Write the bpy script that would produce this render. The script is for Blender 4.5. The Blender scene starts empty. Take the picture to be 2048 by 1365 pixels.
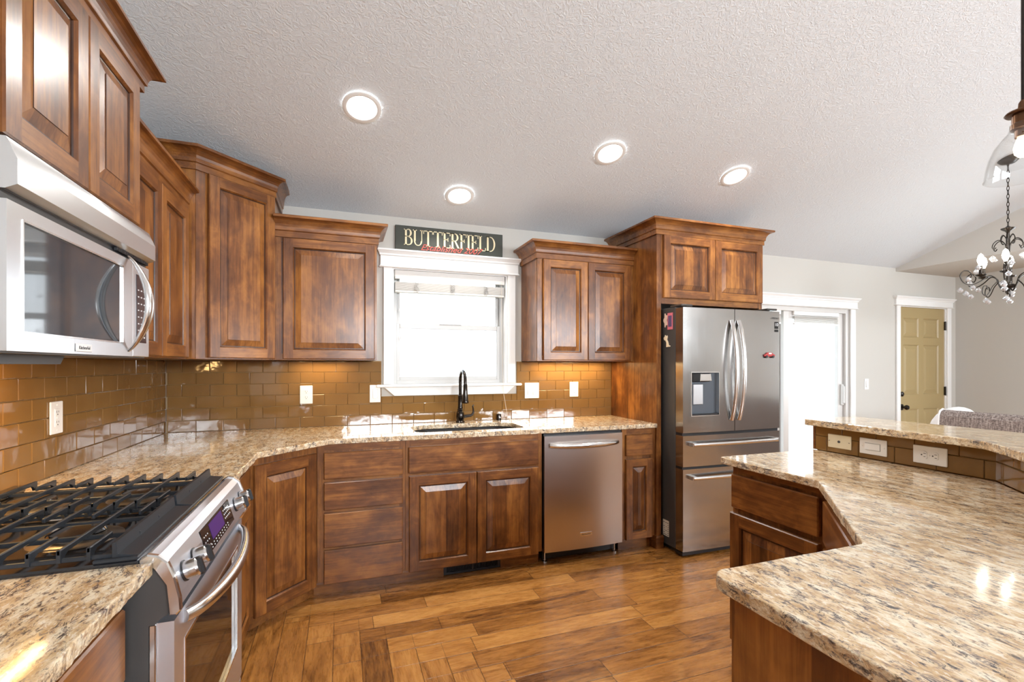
import bpy, math, random
from mathutils import Vector, Matrix
R = math.radians
C = bpy.context.scene.collection
sc = bpy.context.scene
random.seed(7)

# ------------------------------------------------------------------ camera, world, exposure, lamps
F_PX, HOR, TH, CD, CH, CX = 955.65, 732.19, .3432, 3.5553, 1.3338, 1.0444
cd = bpy.data.cameras.new('camera'); cam = bpy.data.objects.new('camera', cd); C.objects.link(cam)
cd.sensor_width = 36; cd.lens = F_PX / 2048 * 36; cd.shift_y = (HOR - 682.5) / 2048
cd.clip_start = .02; cd.clip_end = 500
cam.location = (CX, -CD, CH); cam.rotation_euler = (R(90), 0, -TH)
sc.camera = cam
vs = sc.view_settings
vs.view_transform = 'Standard'; vs.look = 'None'; vs.gamma = 1; vs.use_curve_mapping = False
vs.exposure = 0.62
sc.cycles.use_denoising = True
sc.cycles.max_bounces = 9; sc.cycles.diffuse_bounces = 5; sc.cycles.glossy_bounces = 4
sc.cycles.transmission_bounces = 6; sc.cycles.transparent_max_bounces = 12
sc.cycles.caustics_reflective = False; sc.cycles.caustics_refractive = False
sc.cycles.sample_clamp_indirect = 6
sc.cycles.blur_glossy = .5

w = bpy.data.worlds.new('sky'); sc.world = w; w.use_nodes = True
wt = w.node_tree; wt.nodes.clear()
bgn = wt.nodes.new('ShaderNodeBackground'); wo = wt.nodes.new('ShaderNodeOutputWorld')
tcn = wt.nodes.new('ShaderNodeTexCoord'); sxn = wt.nodes.new('ShaderNodeSeparateXYZ'); crn = wt.nodes.new('ShaderNodeValToRGB')
wt.links.new(tcn.outputs['Generated'], sxn.inputs[0]); wt.links.new(sxn.outputs[2], crn.inputs[0])
crn.color_ramp.elements[0].position = .02; crn.color_ramp.elements[0].color = (.92, .97, 1, 1)
crn.color_ramp.elements[1].position = .7; crn.color_ramp.elements[1].color = (.72, .85, 1, 1)
wt.links.new(crn.outputs[0], bgn.inputs[0]); bgn.inputs[1].default_value = 2.6
wt.links.new(bgn.outputs[0], wo.inputs[0])

def area(name, loc, rot, sx, sy, power, col=(1, 1, 1), spread=180, shape='RECTANGLE', vis=True):
    l = bpy.data.lights.new(name, 'AREA'); l.shape = shape; l.size = sx
    if shape in ('RECTANGLE', 'ELLIPSE'): l.size_y = sy
    l.energy = power; l.color = col; l.spread = R(spread)
    o = bpy.data.objects.new(name, l); C.objects.link(o); o.location = loc; o.rotation_euler = rot
    return o
DAY = (.88, .94, 1.0)
# lamps added outside unseen windows, standing in for daylight
area('added_dining_fill', (8.05, -2.2, 1.45), (R(90), 0, R(90)), 1.4, 1.4, 36, DAY)
area('added_rear_fill', (2.3, -7.15, 1.95), (R(90), 0, 0), 2.4, .75, 180, DAY)
area('added_rear_fill', (5.4, -7.15, 1.95), (R(90), 0, 0), 2.4, .75, 180, DAY)
# warm strips under the wall cabinets
WARM = (1, .72, .36)
area('under_cabinet_glow', (2.80, -.10, 1.362), (0, 0, 0), .62, .05, 3.4, WARM)
area('under_cabinet_glow', (.92, -.10, 1.362), (0, 0, 0), .30, .05, 1.1, WARM)
area('microwave_lamp_glow', (.20, -1.95, 1.335), (0, R(38), 0), .05, .40, 7.0, (1, .60, .22))

# ------------------------------------------------------------------ node helpers and materials
class NT:
    def __init__(s, name):
        s.m = bpy.data.materials.new(name); s.m.use_nodes = True
        s.t = s.m.node_tree; s.t.nodes.clear()
        s.out = s.t.nodes.new('ShaderNodeOutputMaterial')
    def n(s, typ, _props=None, **kw):
        nd = s.t.nodes.new('ShaderNode' + typ)
        for k, v in (_props or {}).items(): setattr(nd, k, v)
        for k, v in kw.items():
            key = int(k[1:]) if k[0] == 'i' and k[1:].isdigit() else k.replace('_', ' ')
            s.set(nd.inputs[key], v)
        return nd
    def set(s, inp, v):
        if isinstance(v, bpy.types.NodeSocket): s.t.links.new(v, inp)
        elif isinstance(v, bpy.types.Node): s.t.links.new(v.outputs[0], inp)
        else:
            if isinstance(v, tuple) and len(v) == 3 and inp.type == 'RGBA': v = v + (1,)
            inp.default_value = v
    def math(s, op, a, b=0.0, c=None, clamp=False):
        nd = s.t.nodes.new('ShaderNodeMath'); nd.operation = op; nd.use_clamp = clamp
        s.set(nd.inputs[0], a); s.set(nd.inputs[1], b)
        if c is not None: s.set(nd.inputs[2], c)
        return nd.outputs[0]
    def vmath(s, op, a, b):
        nd = s.t.nodes.new('ShaderNodeVectorMath'); nd.operation = op
        s.set(nd.inputs[0], a); s.set(nd.inputs[1], b); return nd.outputs[0]
    def ramp(s, fac, stops, interp='LINEAR'):
        nd = s.t.nodes.new('ShaderNodeValToRGB'); cr = nd.color_ramp; cr.interpolation = interp
        while len(cr.elements) < len(stops): cr.elements.new(.5)
        for e, (p, c) in zip(cr.elements, stops):
            e.position = p; e.color = (c, c, c, 1) if not isinstance(c, tuple) else c + (1,)
        s.set(nd.inputs[0], fac); return nd.outputs[0]
    def mix(s, fac, a, b, mode='MIX'):
        nd = s.t.nodes.new('ShaderNodeMix'); nd.data_type = 'RGBA'; nd.blend_type = mode
        s.set(nd.inputs[0], fac); s.set(nd.inputs[6], a); s.set(nd.inputs[7], b); return nd.outputs[2]
    def smooth(s, v, a, b):
        nd = s.t.nodes.new('ShaderNodeMapRange'); nd.interpolation_type = 'SMOOTHSTEP'
        s.set(nd.inputs[0], v); nd.inputs[1].default_value = a; nd.inputs[2].default_value = b
        return nd.outputs[0]
    def bump(s, h, st=.3, dist=.01, normal=None):
        nd = s.n('Bump', Height=h, Strength=st, Distance=dist)
        if normal is not None: s.set(nd.inputs['Normal'], normal)
        return nd.outputs[0]
    def pbr(s, **kw):
        p = s.n('BsdfPrincipled')
        for k, v in kw.items(): s.set(p.inputs[k.replace('_', ' ')], v)
        s.t.links.new(p.outputs[0], s.out.inputs[0]); return s.m
    def noise(s, vec, scale, detail=3, rough=.5, dist=0.0):
        return s.n('TexNoise', Vector=vec, Scale=scale, Detail=detail, Roughness=rough, Distortion=dist).outputs[0]

def plain(name, col, rough=.5, metal=0.0, coat=0.0, emit=None, es=0.0, spec=.5):
    t = NT(name); kw = dict(Base_Color=col, Roughness=rough, Metallic=metal, Coat_Weight=coat, Coat_Roughness=.08)
    kw['Specular_IOR_Level'] = spec
    if emit: kw['Emission_Color'] = emit; kw['Emission_Strength'] = es
    return t.pbr(**kw)

def wood(name, axis='z', boards=False, dark=(.045, .0135, .0036), mid=(.155, .053, .013), light=(.39, .158, .036), rough=.33):
    t = NT(name)
    co = t.n('TexCoord').outputs['Object']
    rnd = t.n('ObjectInfo').outputs['Random']
    off = t.math('MULTIPLY', rnd, 37.0)
    ofv = t.n('CombineXYZ', X=off, Y=t.math('MULTIPLY', off, .7), Z=t.math('MULTIPLY', off, 1.7))
    p = t.vmath('ADD', co, ofv.outputs[0])
    s1 = {'z': (1, 1, .055), 'x': (.055, 1, 1), 'y': (1, .055, 1)}[axis]
    s2 = {'z': (1, 1, .55), 'x': (.55, 1, 1), 'y': (1, .55, 1)}[axis]
    g = t.noise(t.vmath('MULTIPLY', p, s1), 75, 5, .6, .6)
    b = t.noise(t.vmath('MULTIPLY', p, s2), 5.5, 3, .55, .5)
    g2 = t.noise(t.vmath('MULTIPLY', p, s1), 14, 3, .5, 1.0)
    b3 = t.noise(t.vmath('MULTIPLY', p, s2), 15, 4, .6, .6)
    v = t.math('ADD', t.math('MULTIPLY', g, .34), t.math('MULTIPLY', b, .40))
    v = t.math('ADD', v, t.math('ADD', t.math('MULTIPLY', g2, .16), t.math('MULTIPLY', b3, .34)))
    if boards:
        sx = t.n('SeparateXYZ', Vector=co)
        q = t.math('ADD', t.math('ADD', sx.outputs[0], sx.outputs[1]), t.math('MULTIPLY', rnd, 5))
        q = t.math('FLOOR', t.math('DIVIDE', q, .083))
        wn = t.n('TexWhiteNoise', {'noise_dimensions': '1D'}, W=q).outputs[0]
        v = t.math('ADD', v, t.math('MULTIPLY', t.math('SUBTRACT', wn, .5), .17))
    v = t.math('ADD', v, t.math('MULTIPLY', t.math('SUBTRACT', rnd, .5), .06))
    colr = t.ramp(v, [(.41, dark), (.585, mid), (.79, light)])
    # sparse knots
    vo = t.n('TexVoronoi', {'feature': 'F1'}, Vector=t.vmath('MULTIPLY', p, {'z': (1, 1, .6), 'x': (.6, 1, 1), 'y': (1, .6, 1)}[axis]), Scale=5.5)
    sel = t.math('GREATER_THAN', t.n('SeparateColor', Color=vo.outputs['Color']).outputs[0], .62)
    dd = t.math('ADD', vo.outputs['Distance'], t.math('MULTIPLY', t.math('SUBTRACT', g, .5), .12))
    k1 = t.math('MULTIPLY', t.math('SUBTRACT', 1.0, t.smooth(dd, .02, .30)), sel)
    k2 = t.math('MULTIPLY', t.math('SUBTRACT', 1.0, t.smooth(dd, .015, .055)), sel)
    colr = t.mix(t.math('MULTIPLY', k1, .45), colr, (.05, .017, .006))
    colr = t.mix(t.math('MULTIPLY', k2, .85), colr, (.012, .005, .003))
    nrm = t.bump(g, .06, .002)
    return t.pbr(Base_Color=colr, Roughness=t.math('ADD', t.math('MULTIPLY', g, .10), rough - .05), Coat_Weight=.30, Coat_Roughness=.20, Normal=nrm, Specular_IOR_Level=.35)

WV = wood('alder_vertical'); WH = wood('alder_horizontal', 'x'); WB = wood('alder_boards', 'z', True)
WY = wood('alder_along_y', 'y')
GRV = wood('alder_dark_groove', 'z', False, (.020, .007, .003), (.045, .015, .006), (.09, .032, .010))  # darker alder tone for the groove faces of the raised doors
WOODS = [WV, WH, WB, GRV]

def granite(name, edge=False):
    t = NT(name)
    co = t.n('TexCoord').outputs['Object']
    mp = t.n('Mapping', Vector=co, Rotation=(0, 0, R(8)), Scale=(1.3, .52, 1.0)).outputs[0]
    warp = t.noise(mp, 9, 3, .6)
    a = t.noise(mp, 92, 7, .70, .6)
    a2 = t.noise(mp, 24, 4, .6, .6)
    b = t.noise(t.vmath('ADD', mp, (3.1, 1.7, .4)), 105, 4, .65, .3)
    c = t.noise(t.vmath('ADD', mp, (7.3, 2.7, .9)), 30, 4, .65, .2)
    l1 = t.noise(t.vmath('ADD', mp, (1.3, 4.7, .2)), 26, 4, .6, 1.2)
    col = t.ramp(c, [(.34, (.50, .32, .15)), (.5, (.70, .53, .33)), (.64, (.84, .75, .57))])
    col = t.mix(t.math('MULTIPLY', t.smooth(b, .54, .66), .8), col, (.40, .23, .12))
    v = t.math('ADD', a, t.math('MULTIPLY', t.math('SUBTRACT', a2, .5), .42))
    col = t.mix(t.math('MULTIPLY', t.smooth(v, .53, .58), .75), col, (.235, .175, .15))
    col = t.mix(t.math('MULTIPLY', t.smooth(v, .60, .65), .85), col, (.045, .038, .040))
    col = t.mix(t.math('MULTIPLY', t.math('SUBTRACT', 1.0, t.smooth(v, .37, .42)), .6), col, (.92, .87, .76))
    ln = t.math('MULTIPLY', t.math('SUBTRACT', 1.0, t.smooth(t.math('ABSOLUTE', t.math('SUBTRACT', l1, .5)), .004, .016)), t.smooth(a2, .46, .56))
    col = t.mix(t.math('MULTIPLY', ln, .85), col, (.05, .038, .034))
    if edge: col = t.mix(.12, col, (.42, .30, .17), 'MULTIPLY')
    if edge:
        return t.pbr(Base_Color=col, Roughness=.45, Normal=t.bump(t.noise(co, 42, 4, .6), 1.0, .012))
    return t.pbr(Base_Color=col, Roughness=.10, Coat_Weight=.3, Coat_Roughness=.03, Normal=t.bump(warp, .02, .01))
GR = granite('granite'); GE = granite('granite_chiselled', True)

def steel(name, col=(.60, .59, .58), rough=.22, axis='z', amount=.05):
    t = NT(name)
    tg = t.n('Tangent', {'direction_type': 'RADIAL', 'axis': 'Z'})
    co = t.n('TexCoord').outputs['Object']
    g = t.noise(t.vmath('MULTIPLY', co, (1, 1, 1)), 9, 2, .5)
    return t.pbr(Base_Color=col, Metallic=1.0, Roughness=t.math('ADD', t.math('MULTIPLY', g, .05), rough), Anisotropic=.45, Anisotropic_Rotation=amount, Tangent=tg.outputs[0])
ST = steel('brushed_steel', (.68, .69, .71), .27, 'x', 0.0); STR = steel('range_steel', (.74, .79, .88), .36, 'y', 0.0)
STF = steel('refrigerator_steel', (.42, .41, .40), .15, 'z', 0.0); STV = steel('dishwasher_steel', (.60, .55, .52), .27, 'x', 0.0)
CHR = plain('satin_metal', (.72, .71, .70), .22, 1.0); DKM = plain('dark_chrome', (.28, .26, .25), .2, 1.0)
BLK = plain('black_plastic', (.012, .012, .014), .35); BGL = plain('black_glass', (.008, .009, .011), .04, spec=.6)
ENA = plain('black_enamel', (.010, .010, .012), .12, coat=.5)
IRON = plain('cast_iron', (.035, .040, .048), .38, .55)
DGR = plain('dark_grey_paint', (.055, .052, .050), .38)
BRZ = plain('dark_bronze', (.028, .022, .018), .22, .85, coat=.3)
WHT = plain('white_trim_paint', (.80, .80, .79), .32); WPL = plain('white_plastic', (.84, .83, .81), .25)
RFR = plain('switch_gap_grey', (.42, .41, .39), .5); BEI = plain('almond_plastic', (.74, .66, .47), .3); SCR = plain('slot_shadow', (.05, .05, .05), .5)
BLD = plain('blind_slats', (.70, .68, .64), .5); TAN = plain('tan_door_paint', (.36, .27, .125), .42)
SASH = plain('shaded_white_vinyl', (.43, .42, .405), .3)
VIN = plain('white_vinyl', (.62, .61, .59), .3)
SINKM = plain('dark_composite_sink', (.022, .019, .017), .55, spec=.2)
PURP = plain('lit_violet_display', (.03, .01, .07), .2, emit=(.20, .07, .6), es=.11)
GLYPH = plain('pale_print', (.75, .75, .75), .4)
def thin_glass(name, tint=(1, 1, 1), edge=.35, boost=1.0):
    t = NT(name); tr = t.n('BsdfTransparent', Color=tint); gl = t.n('BsdfGlossy', Roughness=.02)
    lw = t.n('LayerWeight', Blend=.5); f = t.math('ADD', t.math('MULTIPLY', t.math('POWER', lw.outputs['Facing'], 3.0), edge), .035 * boost, clamp=True)
    mx = t.n('MixShader', i0=f, i1=tr, i2=gl); t.t.links.new(mx.outputs[0], t.out.inputs[0]); return t.m
GLS = thin_glass('window_glass', (1, 1, 1), .12, .8); PGL = thin_glass('pendant_glass', (.97, .975, .975), .55, 1.0)
def crystal():
    t = NT('crystal'); return t.pbr(Base_Color=(.95, .96, 1), Roughness=.02, Transmission_Weight=.55, IOR=1.5, Coat_Weight=1.0)
CRY = crystal()

def paint(name, col, scale=90, st=.15, dist=.003, swirl=False, rough=.75):
    t = NT(name); co = t.n('TexCoord').outputs['Object']
    if swirl:
        n1 = t.noise(co, 34, 3, .6, 2.2)
        n1 = t.smooth(n1, .42, .62)
    else: n1 = t.noise(co, scale, 2, .5)
    return t.pbr(Base_Color=col, Roughness=rough, Normal=t.bump(n1, st, dist))
WALLP = paint('greige_wall_paint', (.535, .515, .475), 120, .10, .002)
CEILP = paint('textured_ceiling_paint', (.68, .715, .75), swirl=True, st=.40, dist=.004)
CEILB = paint('beige_ceiling_paint', (.60, .575, .535), 110, .2, .003)

def tile_mat():
    t = NT('brown_glass_tile'); co = t.n('TexCoord').outputs['Object']
    n = t.noise(co, 3.5, 2, .5); n2 = t.noise(co, 14, 2, .5)
    col = t.mix(t.smooth(n, .35, .65), (.190, .098, .030), (.225, .120, .038))
    return t.pbr(Base_Color=col, Roughness=.06, Coat_Weight=.25, Coat_Roughness=.02, Normal=t.bump(n2, .06, .02), Specular_IOR_Level=.5)
TILE = tile_mat(); GROUT = plain('tan_grout', (.36, .23, .10), .6)

def floor_mat():
    t = NT('hand_scraped_hickory'); W = .122
    co = t.n('TexCoord').outputs['Object']; s = t.n('SeparateXYZ', Vector=co)
    x = t.math('SUBTRACT', s.outputs[0], .887); y = t.math('ADD', s.outputs[1], .91)
    c_ = t.math('FLOOR', t.math('DIVIDE', x, W)); r_ = t.math('FLOOR', t.math('DIVIDE', y, W))
    m = t.math('GREATER_THAN', t.math('ADD', c_, r_), -.5)       # 1: planks along x, 0: border planks along y
    def sel(a, b):  # m ? a : b
        return t.math('ADD', t.math('MULTIPLY', m, a), t.math('MULTIPLY', t.math('SUBTRACT', 1.0, m), b))
    row = sel(r_, t.math('ADD', c_, 71.3)); along = sel(x, y); across = sel(y, x)
    wr = t.n('TexWhiteNoise', {'noise_dimensions': '1D'}, W=row).outputs[0]
    q = t.math('DIVIDE', t.math('ADD', along, t.math('MULTIPLY', wr, 3.7)), .92)
    pi = t.math('FLOOR', q)
    cid = t.n('CombineXYZ', X=row, Y=pi, Z=m)
    pr = t.n('TexWhiteNoise', {'noise_dimensions': '3D'}, Vector=cid.outputs[0])
    tone = pr.outputs[0]
    gv = t.n('CombineXYZ', X=t.math('MULTIPLY', along, .12), Y=across, Z=t.math('MULTIPLY', tone, 20)).outputs[0]
    g = t.noise(gv, 95, 6, .62, .8)
    g2 = t.noise(t.n('CombineXYZ', X=t.math('MULTIPLY', along, .22), Y=across, Z=t.math('MULTIPLY', tone, 9)).outputs[0], 17, 5, .6, 1.2)
    v = t.math('ADD', t.math('MULTIPLY', g, .30), t.math('MULTIPLY', g2, .64))
    v = t.math('ADD', v, t.math('MULTIPLY', t.math('SUBTRACT', tone, .5), .26))
    col = t.ramp(v, [(.26, (.13, .048, .011)), (.37, (.29, .115, .024)), (.49, (.45, .19, .043)), (.66, (.62, .30, .080))])
    vo = t.n('TexVoronoi', Vector=gv, Scale=3.0)
    kn = t.math('MULTIPLY', t.math('SUBTRACT', 1.0, t.smooth(t.math('ADD', vo.outputs['Distance'], t.math('MULTIPLY', g, .10)), .07, .16)), t.math('GREATER_THAN', t.n('SeparateColor', Color=vo.outputs['Color']).outputs[0], .6))
    col = t.mix(t.math('MULTIPLY', kn, .85), col, (.018, .008, .004))
    fa = t.math('FRACT', t.math('DIVIDE', across, W)); fl = t.math('FRACT', q)
    ea = t.math('MINIMUM', fa, t.math('SUBTRACT', 1.0, fa)); el = t.math('MULTIPLY', t.math('MINIMUM', fl, t.math('SUBTRACT', 1.0, fl)), 7.5)
    # the mitred joint between the two plank directions
    ex = t.math('FRACT', t.math('DIVIDE', x, W)); ey = t.math('FRACT', t.math('DIVIDE', y, W))
    on = t.math('LESS_THAN', t.math('ABSOLUTE', t.math('ADD', t.math('ADD', c_, r_), .5)), .6)
    eb = t.math('MINIMUM', t.math('MINIMUM', ex, t.math('SUBTRACT', 1.0, ex)), t.math('MINIMUM', ey, t.math('SUBTRACT', 1.0, ey)))
    eb = t.math('ADD', eb, t.math('MULTIPLY', t.math('SUBTRACT', 1.0, on), 1.0))
    e = t.math('MINIMUM', t.math('MINIMUM', ea, el), eb)
    seam = t.math('SUBTRACT', 1.0, t.smooth(e, .004, .022))
    col = t.mix(t.math('MULTIPLY', seam, .8), col, (.05, .022, .010))
    scr = t.noise(gv, 9, 3, .5, 1.5)
    h = t.math('SUBTRACT', t.math('ADD', t.math('MULTIPLY', scr, .8), t.math('MULTIPLY', g, .2)), t.math('MULTIPLY', seam, .8))
    return t.pbr(Base_Color=col, Roughness=t.math('ADD', t.math('MULTIPLY', g, .2), .18), Coat_Weight=.2, Coat_Roughness=.12, Normal=t.bump(h, .30, .006))
FLOORM = floor_mat()
def fabric():
    t = NT('woven_taupe_fabric'); co = t.n('TexCoord').outputs['Object']
    a = t.noise(t.vmath('MULTIPLY', co, (1, 1, .06)), 160, 3, .7); b = t.noise(t.vmath('MULTIPLY', co, (.3, .3, 1)), 220, 3, .7)
    v = t.math('MULTIPLY', t.math('ADD', a, b), .5)
    return t.pbr(Base_Color=t.ramp(v, [(.38, (.08, .065, .06)), (.5, (.27, .22, .20)), (.62, (.52, .46, .42))]), Roughness=.9, Normal=t.bump(v, .5, .003))
FAB = fabric()
def grass():
    t = NT('lawn_grass'); co = t.n('TexCoord').outputs['Object']
    return t.pbr(Base_Color=t.mix(t.noise(co, .3, 3), (.52, .54, .46), (.58, .60, .53)), Roughness=.9)

# ------------------------------------------------------------------ geometry helpers
class MB:
    def __init__(s): s.v = []; s.f = []; s.m = []; s.sm = []
    def face(s, pts, mi=0, smooth=False):
        b = len(s.v); s.v += [tuple(p) for p in pts]; s.f.append(tuple(range(b, b + len(pts)))); s.m.append(mi); s.sm.append(smooth)
    def add(s, verts, faces, mi=0, smooth=False):
        b = len(s.v); s.v += [tuple(p) for p in verts]
        for f in faces: s.f.append(tuple(b + i for i in f)); s.m.append(mi); s.sm.append(smooth)
    def box(s, x0, x1, y0, y1, z0, z1, mi=0, ch=0.0):
        if ch <= 0:
            v = [(x, y, z) for z in (z0, z1) for y in (y0, y1) for x in (x0, x1)]
            s.add(v, [(0, 2, 3, 1), (4, 5, 7, 6), (0, 1, 5, 4), (2, 6, 7, 3), (0, 4, 6, 2), (1, 3, 7, 5)], mi); return s
        X, Y, Z = (x0, x1), (y0, y1), (z0, z1); c = ch
        def P(i, j, k, a):
            return (X[i] + (0 if a == 0 else (c if i == 0 else -c)), Y[j] + (0 if a == 1 else (c if j == 0 else -c)), Z[k] + (0 if a == 2 else (c if k == 0 else -c)))
        vs = {}; vl = []
        for i in (0, 1):
            for j in (0, 1):
                for k in (0, 1):
                    for a in (0, 1, 2): vs[i, j, k, a] = len(vl); vl.append(P(i, j, k, a))
        fs = []
        for i in (0, 1): fs.append([vs[i, 0, 0, 0], vs[i, 0, 1, 0], vs[i, 1, 1, 0], vs[i, 1, 0, 0]][::1 if i == 0 else -1])
        for j in (0, 1): fs.append([vs[0, j, 0, 1], vs[1, j, 0, 1], vs[1, j, 1, 1], vs[0, j, 1, 1]][::1 if j == 0 else -1])
        for k in (0, 1): fs.append([vs[0, 0, k, 2], vs[0, 1, k, 2], vs[1, 1, k, 2], vs[1, 0, k, 2]][::1 if k == 0 else -1])
        def q(a, b, c2, d, ref):
            n = (Vector(vl[b]) - Vector(vl[a])).cross(Vector(vl[c2]) - Vector(vl[b]))
            fs.append([a, b, c2, d] if n.dot(ref) > 0 else [d, c2, b, a])
        for i in (0, 1):
            for j in (0, 1): q(vs[i, j, 0, 0], vs[i, j, 1, 0], vs[i, j, 1, 1], vs[i, j, 0, 1], Vector((i * 2 - 1, j * 2 - 1, 0)))
        for i in (0, 1):
            for k in (0, 1): q(vs[i, 0, k, 0], vs[i, 1, k, 0], vs[i, 1, k, 2], vs[i, 0, k, 2], Vector((i * 2 - 1, 0, k * 2 - 1)))
        for j in (0, 1):
            for k in (0, 1): q(vs[0, j, k, 1], vs[1, j, k, 1], vs[1, j, k, 2], vs[0, j, k, 2], Vector((0, j * 2 - 1, k * 2 - 1)))
        for i in (0, 1):
            for j in (0, 1):
                for k in (0, 1):
                    a, b, c2 = vs[i, j, k, 0], vs[i, j, k, 1], vs[i, j, k, 2]
                    n = (Vector(vl[b]) - Vector(vl[a])).cross(Vector(vl[c2]) - Vector(vl[b]))
                    fs.append([a, b, c2] if n.dot(Vector((i * 2 - 1, j * 2 - 1, k * 2 - 1))) > 0 else [c2, b, a])
        s.add(vl, fs, mi); return s
    def prism(s, poly, a0, a1, axis='z', mi=0, side=None, ch=0.0):
        """poly in the plane normal to axis (z: xy, y: xz, x: yz)"""
        n = len(poly); ar = sum(poly[i][0] * poly[(i + 1) % n][1] - poly[(i + 1) % n][0] * poly[i][1] for i in range(n))
        if ar < 0: poly = poly[::-1]
        def P(p, a): return (p[0], p[1], a) if axis == 'z' else ((p[0], a, p[1]) if axis == 'y' else (a, p[0], p[1]))
        fl = axis == 'y'
        def ins(d):
            out = []
            for i in range(n):
                p0, p1, p2 = Vector(poly[i - 1]), Vector(poly[i]), Vector(poly[(i + 1) % n])
                d1 = (p1 - p0).normalized(); d2 = (p2 - p1).normalized()
                n1 = Vector((-d1.y, d1.x)); n2 = Vector((-d2.y, d2.x)); m_ = (n1 + n2); k = m_.length_squared / 2
                out.append(tuple(p1 + m_ * (d / max(k, .3))))
            return out
        lv = [(poly, a0), (poly, a1)] if ch <= 0 else [(ins(ch), a0), (poly, a0 + ch), (poly, a1 - ch), (ins(ch), a1)]
        V = [P(p, a) for pl, a in lv for p in pl]; F = [tuple(range(n))[::-1], tuple((len(lv) - 1) * n + i for i in range(n))]
        for L in range(len(lv) - 1):
            for i in range(n): F.append((L * n + i, L * n + (i + 1) % n, (L + 1) * n + (i + 1) % n, (L + 1) * n + i))
        if fl: F = [f[::-1] for f in F]
        b = len(s.v); s.v += V
        for k, f in enumerate(F):
            s.f.append(tuple(b + i for i in f)); s.m.append(mi if (k < 2 or side is None) else side); s.sm.append(False)
        return s
    def tube(s, pts, r, n=10, mi=0, closed=False, flat=None, up=None):
        pts = [Vector(p) for p in pts]; N = len(pts); rs = r if isinstance(r, (list, tuple)) else [r] * N
        T = []
        for i in range(N):
            if closed: d = pts[(i + 1) % N] - pts[i - 1]
            else: d = pts[min(i + 1, N - 1)] - pts[max(i - 1, 0)]
            T.append(d.normalized())
        u = Vector(up) if up else (Vector((0, 0, 1)) if abs(T[0].z) < .9 else Vector((1, 0, 0)))
        V = []
        for i in range(N):
            u = (u - T[i] * u.dot(T[i])).normalized(); wv = T[i].cross(u)
            for k in range(n):
                a = 2 * math.pi * k / n
                V.append(pts[i] + u * (math.cos(a) * rs[i]) + wv * (math.sin(a) * rs[i] * (flat or 1)))
        F = []
        for i in range(N if closed else N - 1):
            j = (i + 1) % N
            for k in range(n): F.append((i * n + k, i * n + (k + 1) % n, j * n + (k + 1) % n, j * n + k))
        s.add(V, F, mi, True)
        if not closed:
            s.face([V[k] for k in range(n)][::-1], mi); s.face([V[(N - 1) * n + k] for k in range(n)], mi)
        return s
    def lathe(s, prof, c=(0, 0, 0), n=24, mi=0, axis='z', smooth=True):
        V = []
        for r, z in prof:
            for k in range(n):
                a = 2 * math.pi * k / n; p = (r * math.cos(a), r * math.sin(a), z)
                if axis == 'x': p = (p[2], p[0], p[1])
                if axis == 'y': p = (p[0], -p[2], p[1])
                V.append((p[0] + c[0], p[1] + c[1], p[2] + c[2]))
        F = []
        for i in range(len(prof) - 1):
            for k in range(n): F.append((i * n + k, i * n + (k + 1) % n, (i + 1) * n + (k + 1) % n, (i + 1) * n + k))
        s.add(V, F, mi, smooth); return s
    def sweep(s, prof, path, mi=0, z=0.0):
        """prof (out,z) points, outward is to the right of travel, flat mitred corners"""
        pts = [Vector(p) for p in path]; N = len(pts); nr = []
        for i in range(N):
            ds = []
            if i > 0: ds.append((pts[i] - pts[i - 1]).normalized())
            if i < N - 1: ds.append((pts[i + 1] - pts[i]).normalized())
            ns = [Vector((d.y, -d.x)) for d in ds]
            if len(ns) == 2:
                m_ = ns[0] + ns[1]; nr.append(m_ * (2 / m_.length_squared))
            else: nr.append(ns[0])
        n = len(prof); V = [(pts[i].x + nr[i].x * o, pts[i].y + nr[i].y * o, z + h) for i in range(N) for o, h in prof]
        F = []
        for i in range(N - 1):
            for k in range(n): F.append((i * n + k, (i + 1) * n + k, (i + 1) * n + (k + 1) % n, i * n + (k + 1) % n))
        s.add(V, F, mi)
        s.face([V[k] for k in range(n)], mi); s.face([V[(N - 1) * n + k] for k in range(n)][::-1], mi); return s
    def build(s, name, mats, parent=None, M=None, fix=True, ang=35):
        me = bpy.data.meshes.new(name)
        me.from_pydata([tuple(v) for v in s.v], [], s.f); me.update()
        if not isinstance(mats, (list, tuple)): mats = [mats]
        for m_ in mats: me.materials.append(m_)
        me.polygons.foreach_set('material_index', [min(i, len(mats) - 1) for i in s.m])
        import bmesh
        bm = bmesh.new(); bm.from_mesh(me)
        bmesh.ops.remove_doubles(bm, verts=bm.verts, dist=1e-5)
        if fix: bmesh.ops.recalc_face_normals(bm, faces=bm.faces)
        bm.to_mesh(me); bm.free()
        if any(s.sm):
            me.shade_smooth(); me.set_sharp_from_angle(angle=R(ang))
        if M is not None: me.transform(M)
        o = bpy.data.objects.new(name, me); C.objects.link(o)
        if parent: o.parent = parent
        return o

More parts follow.
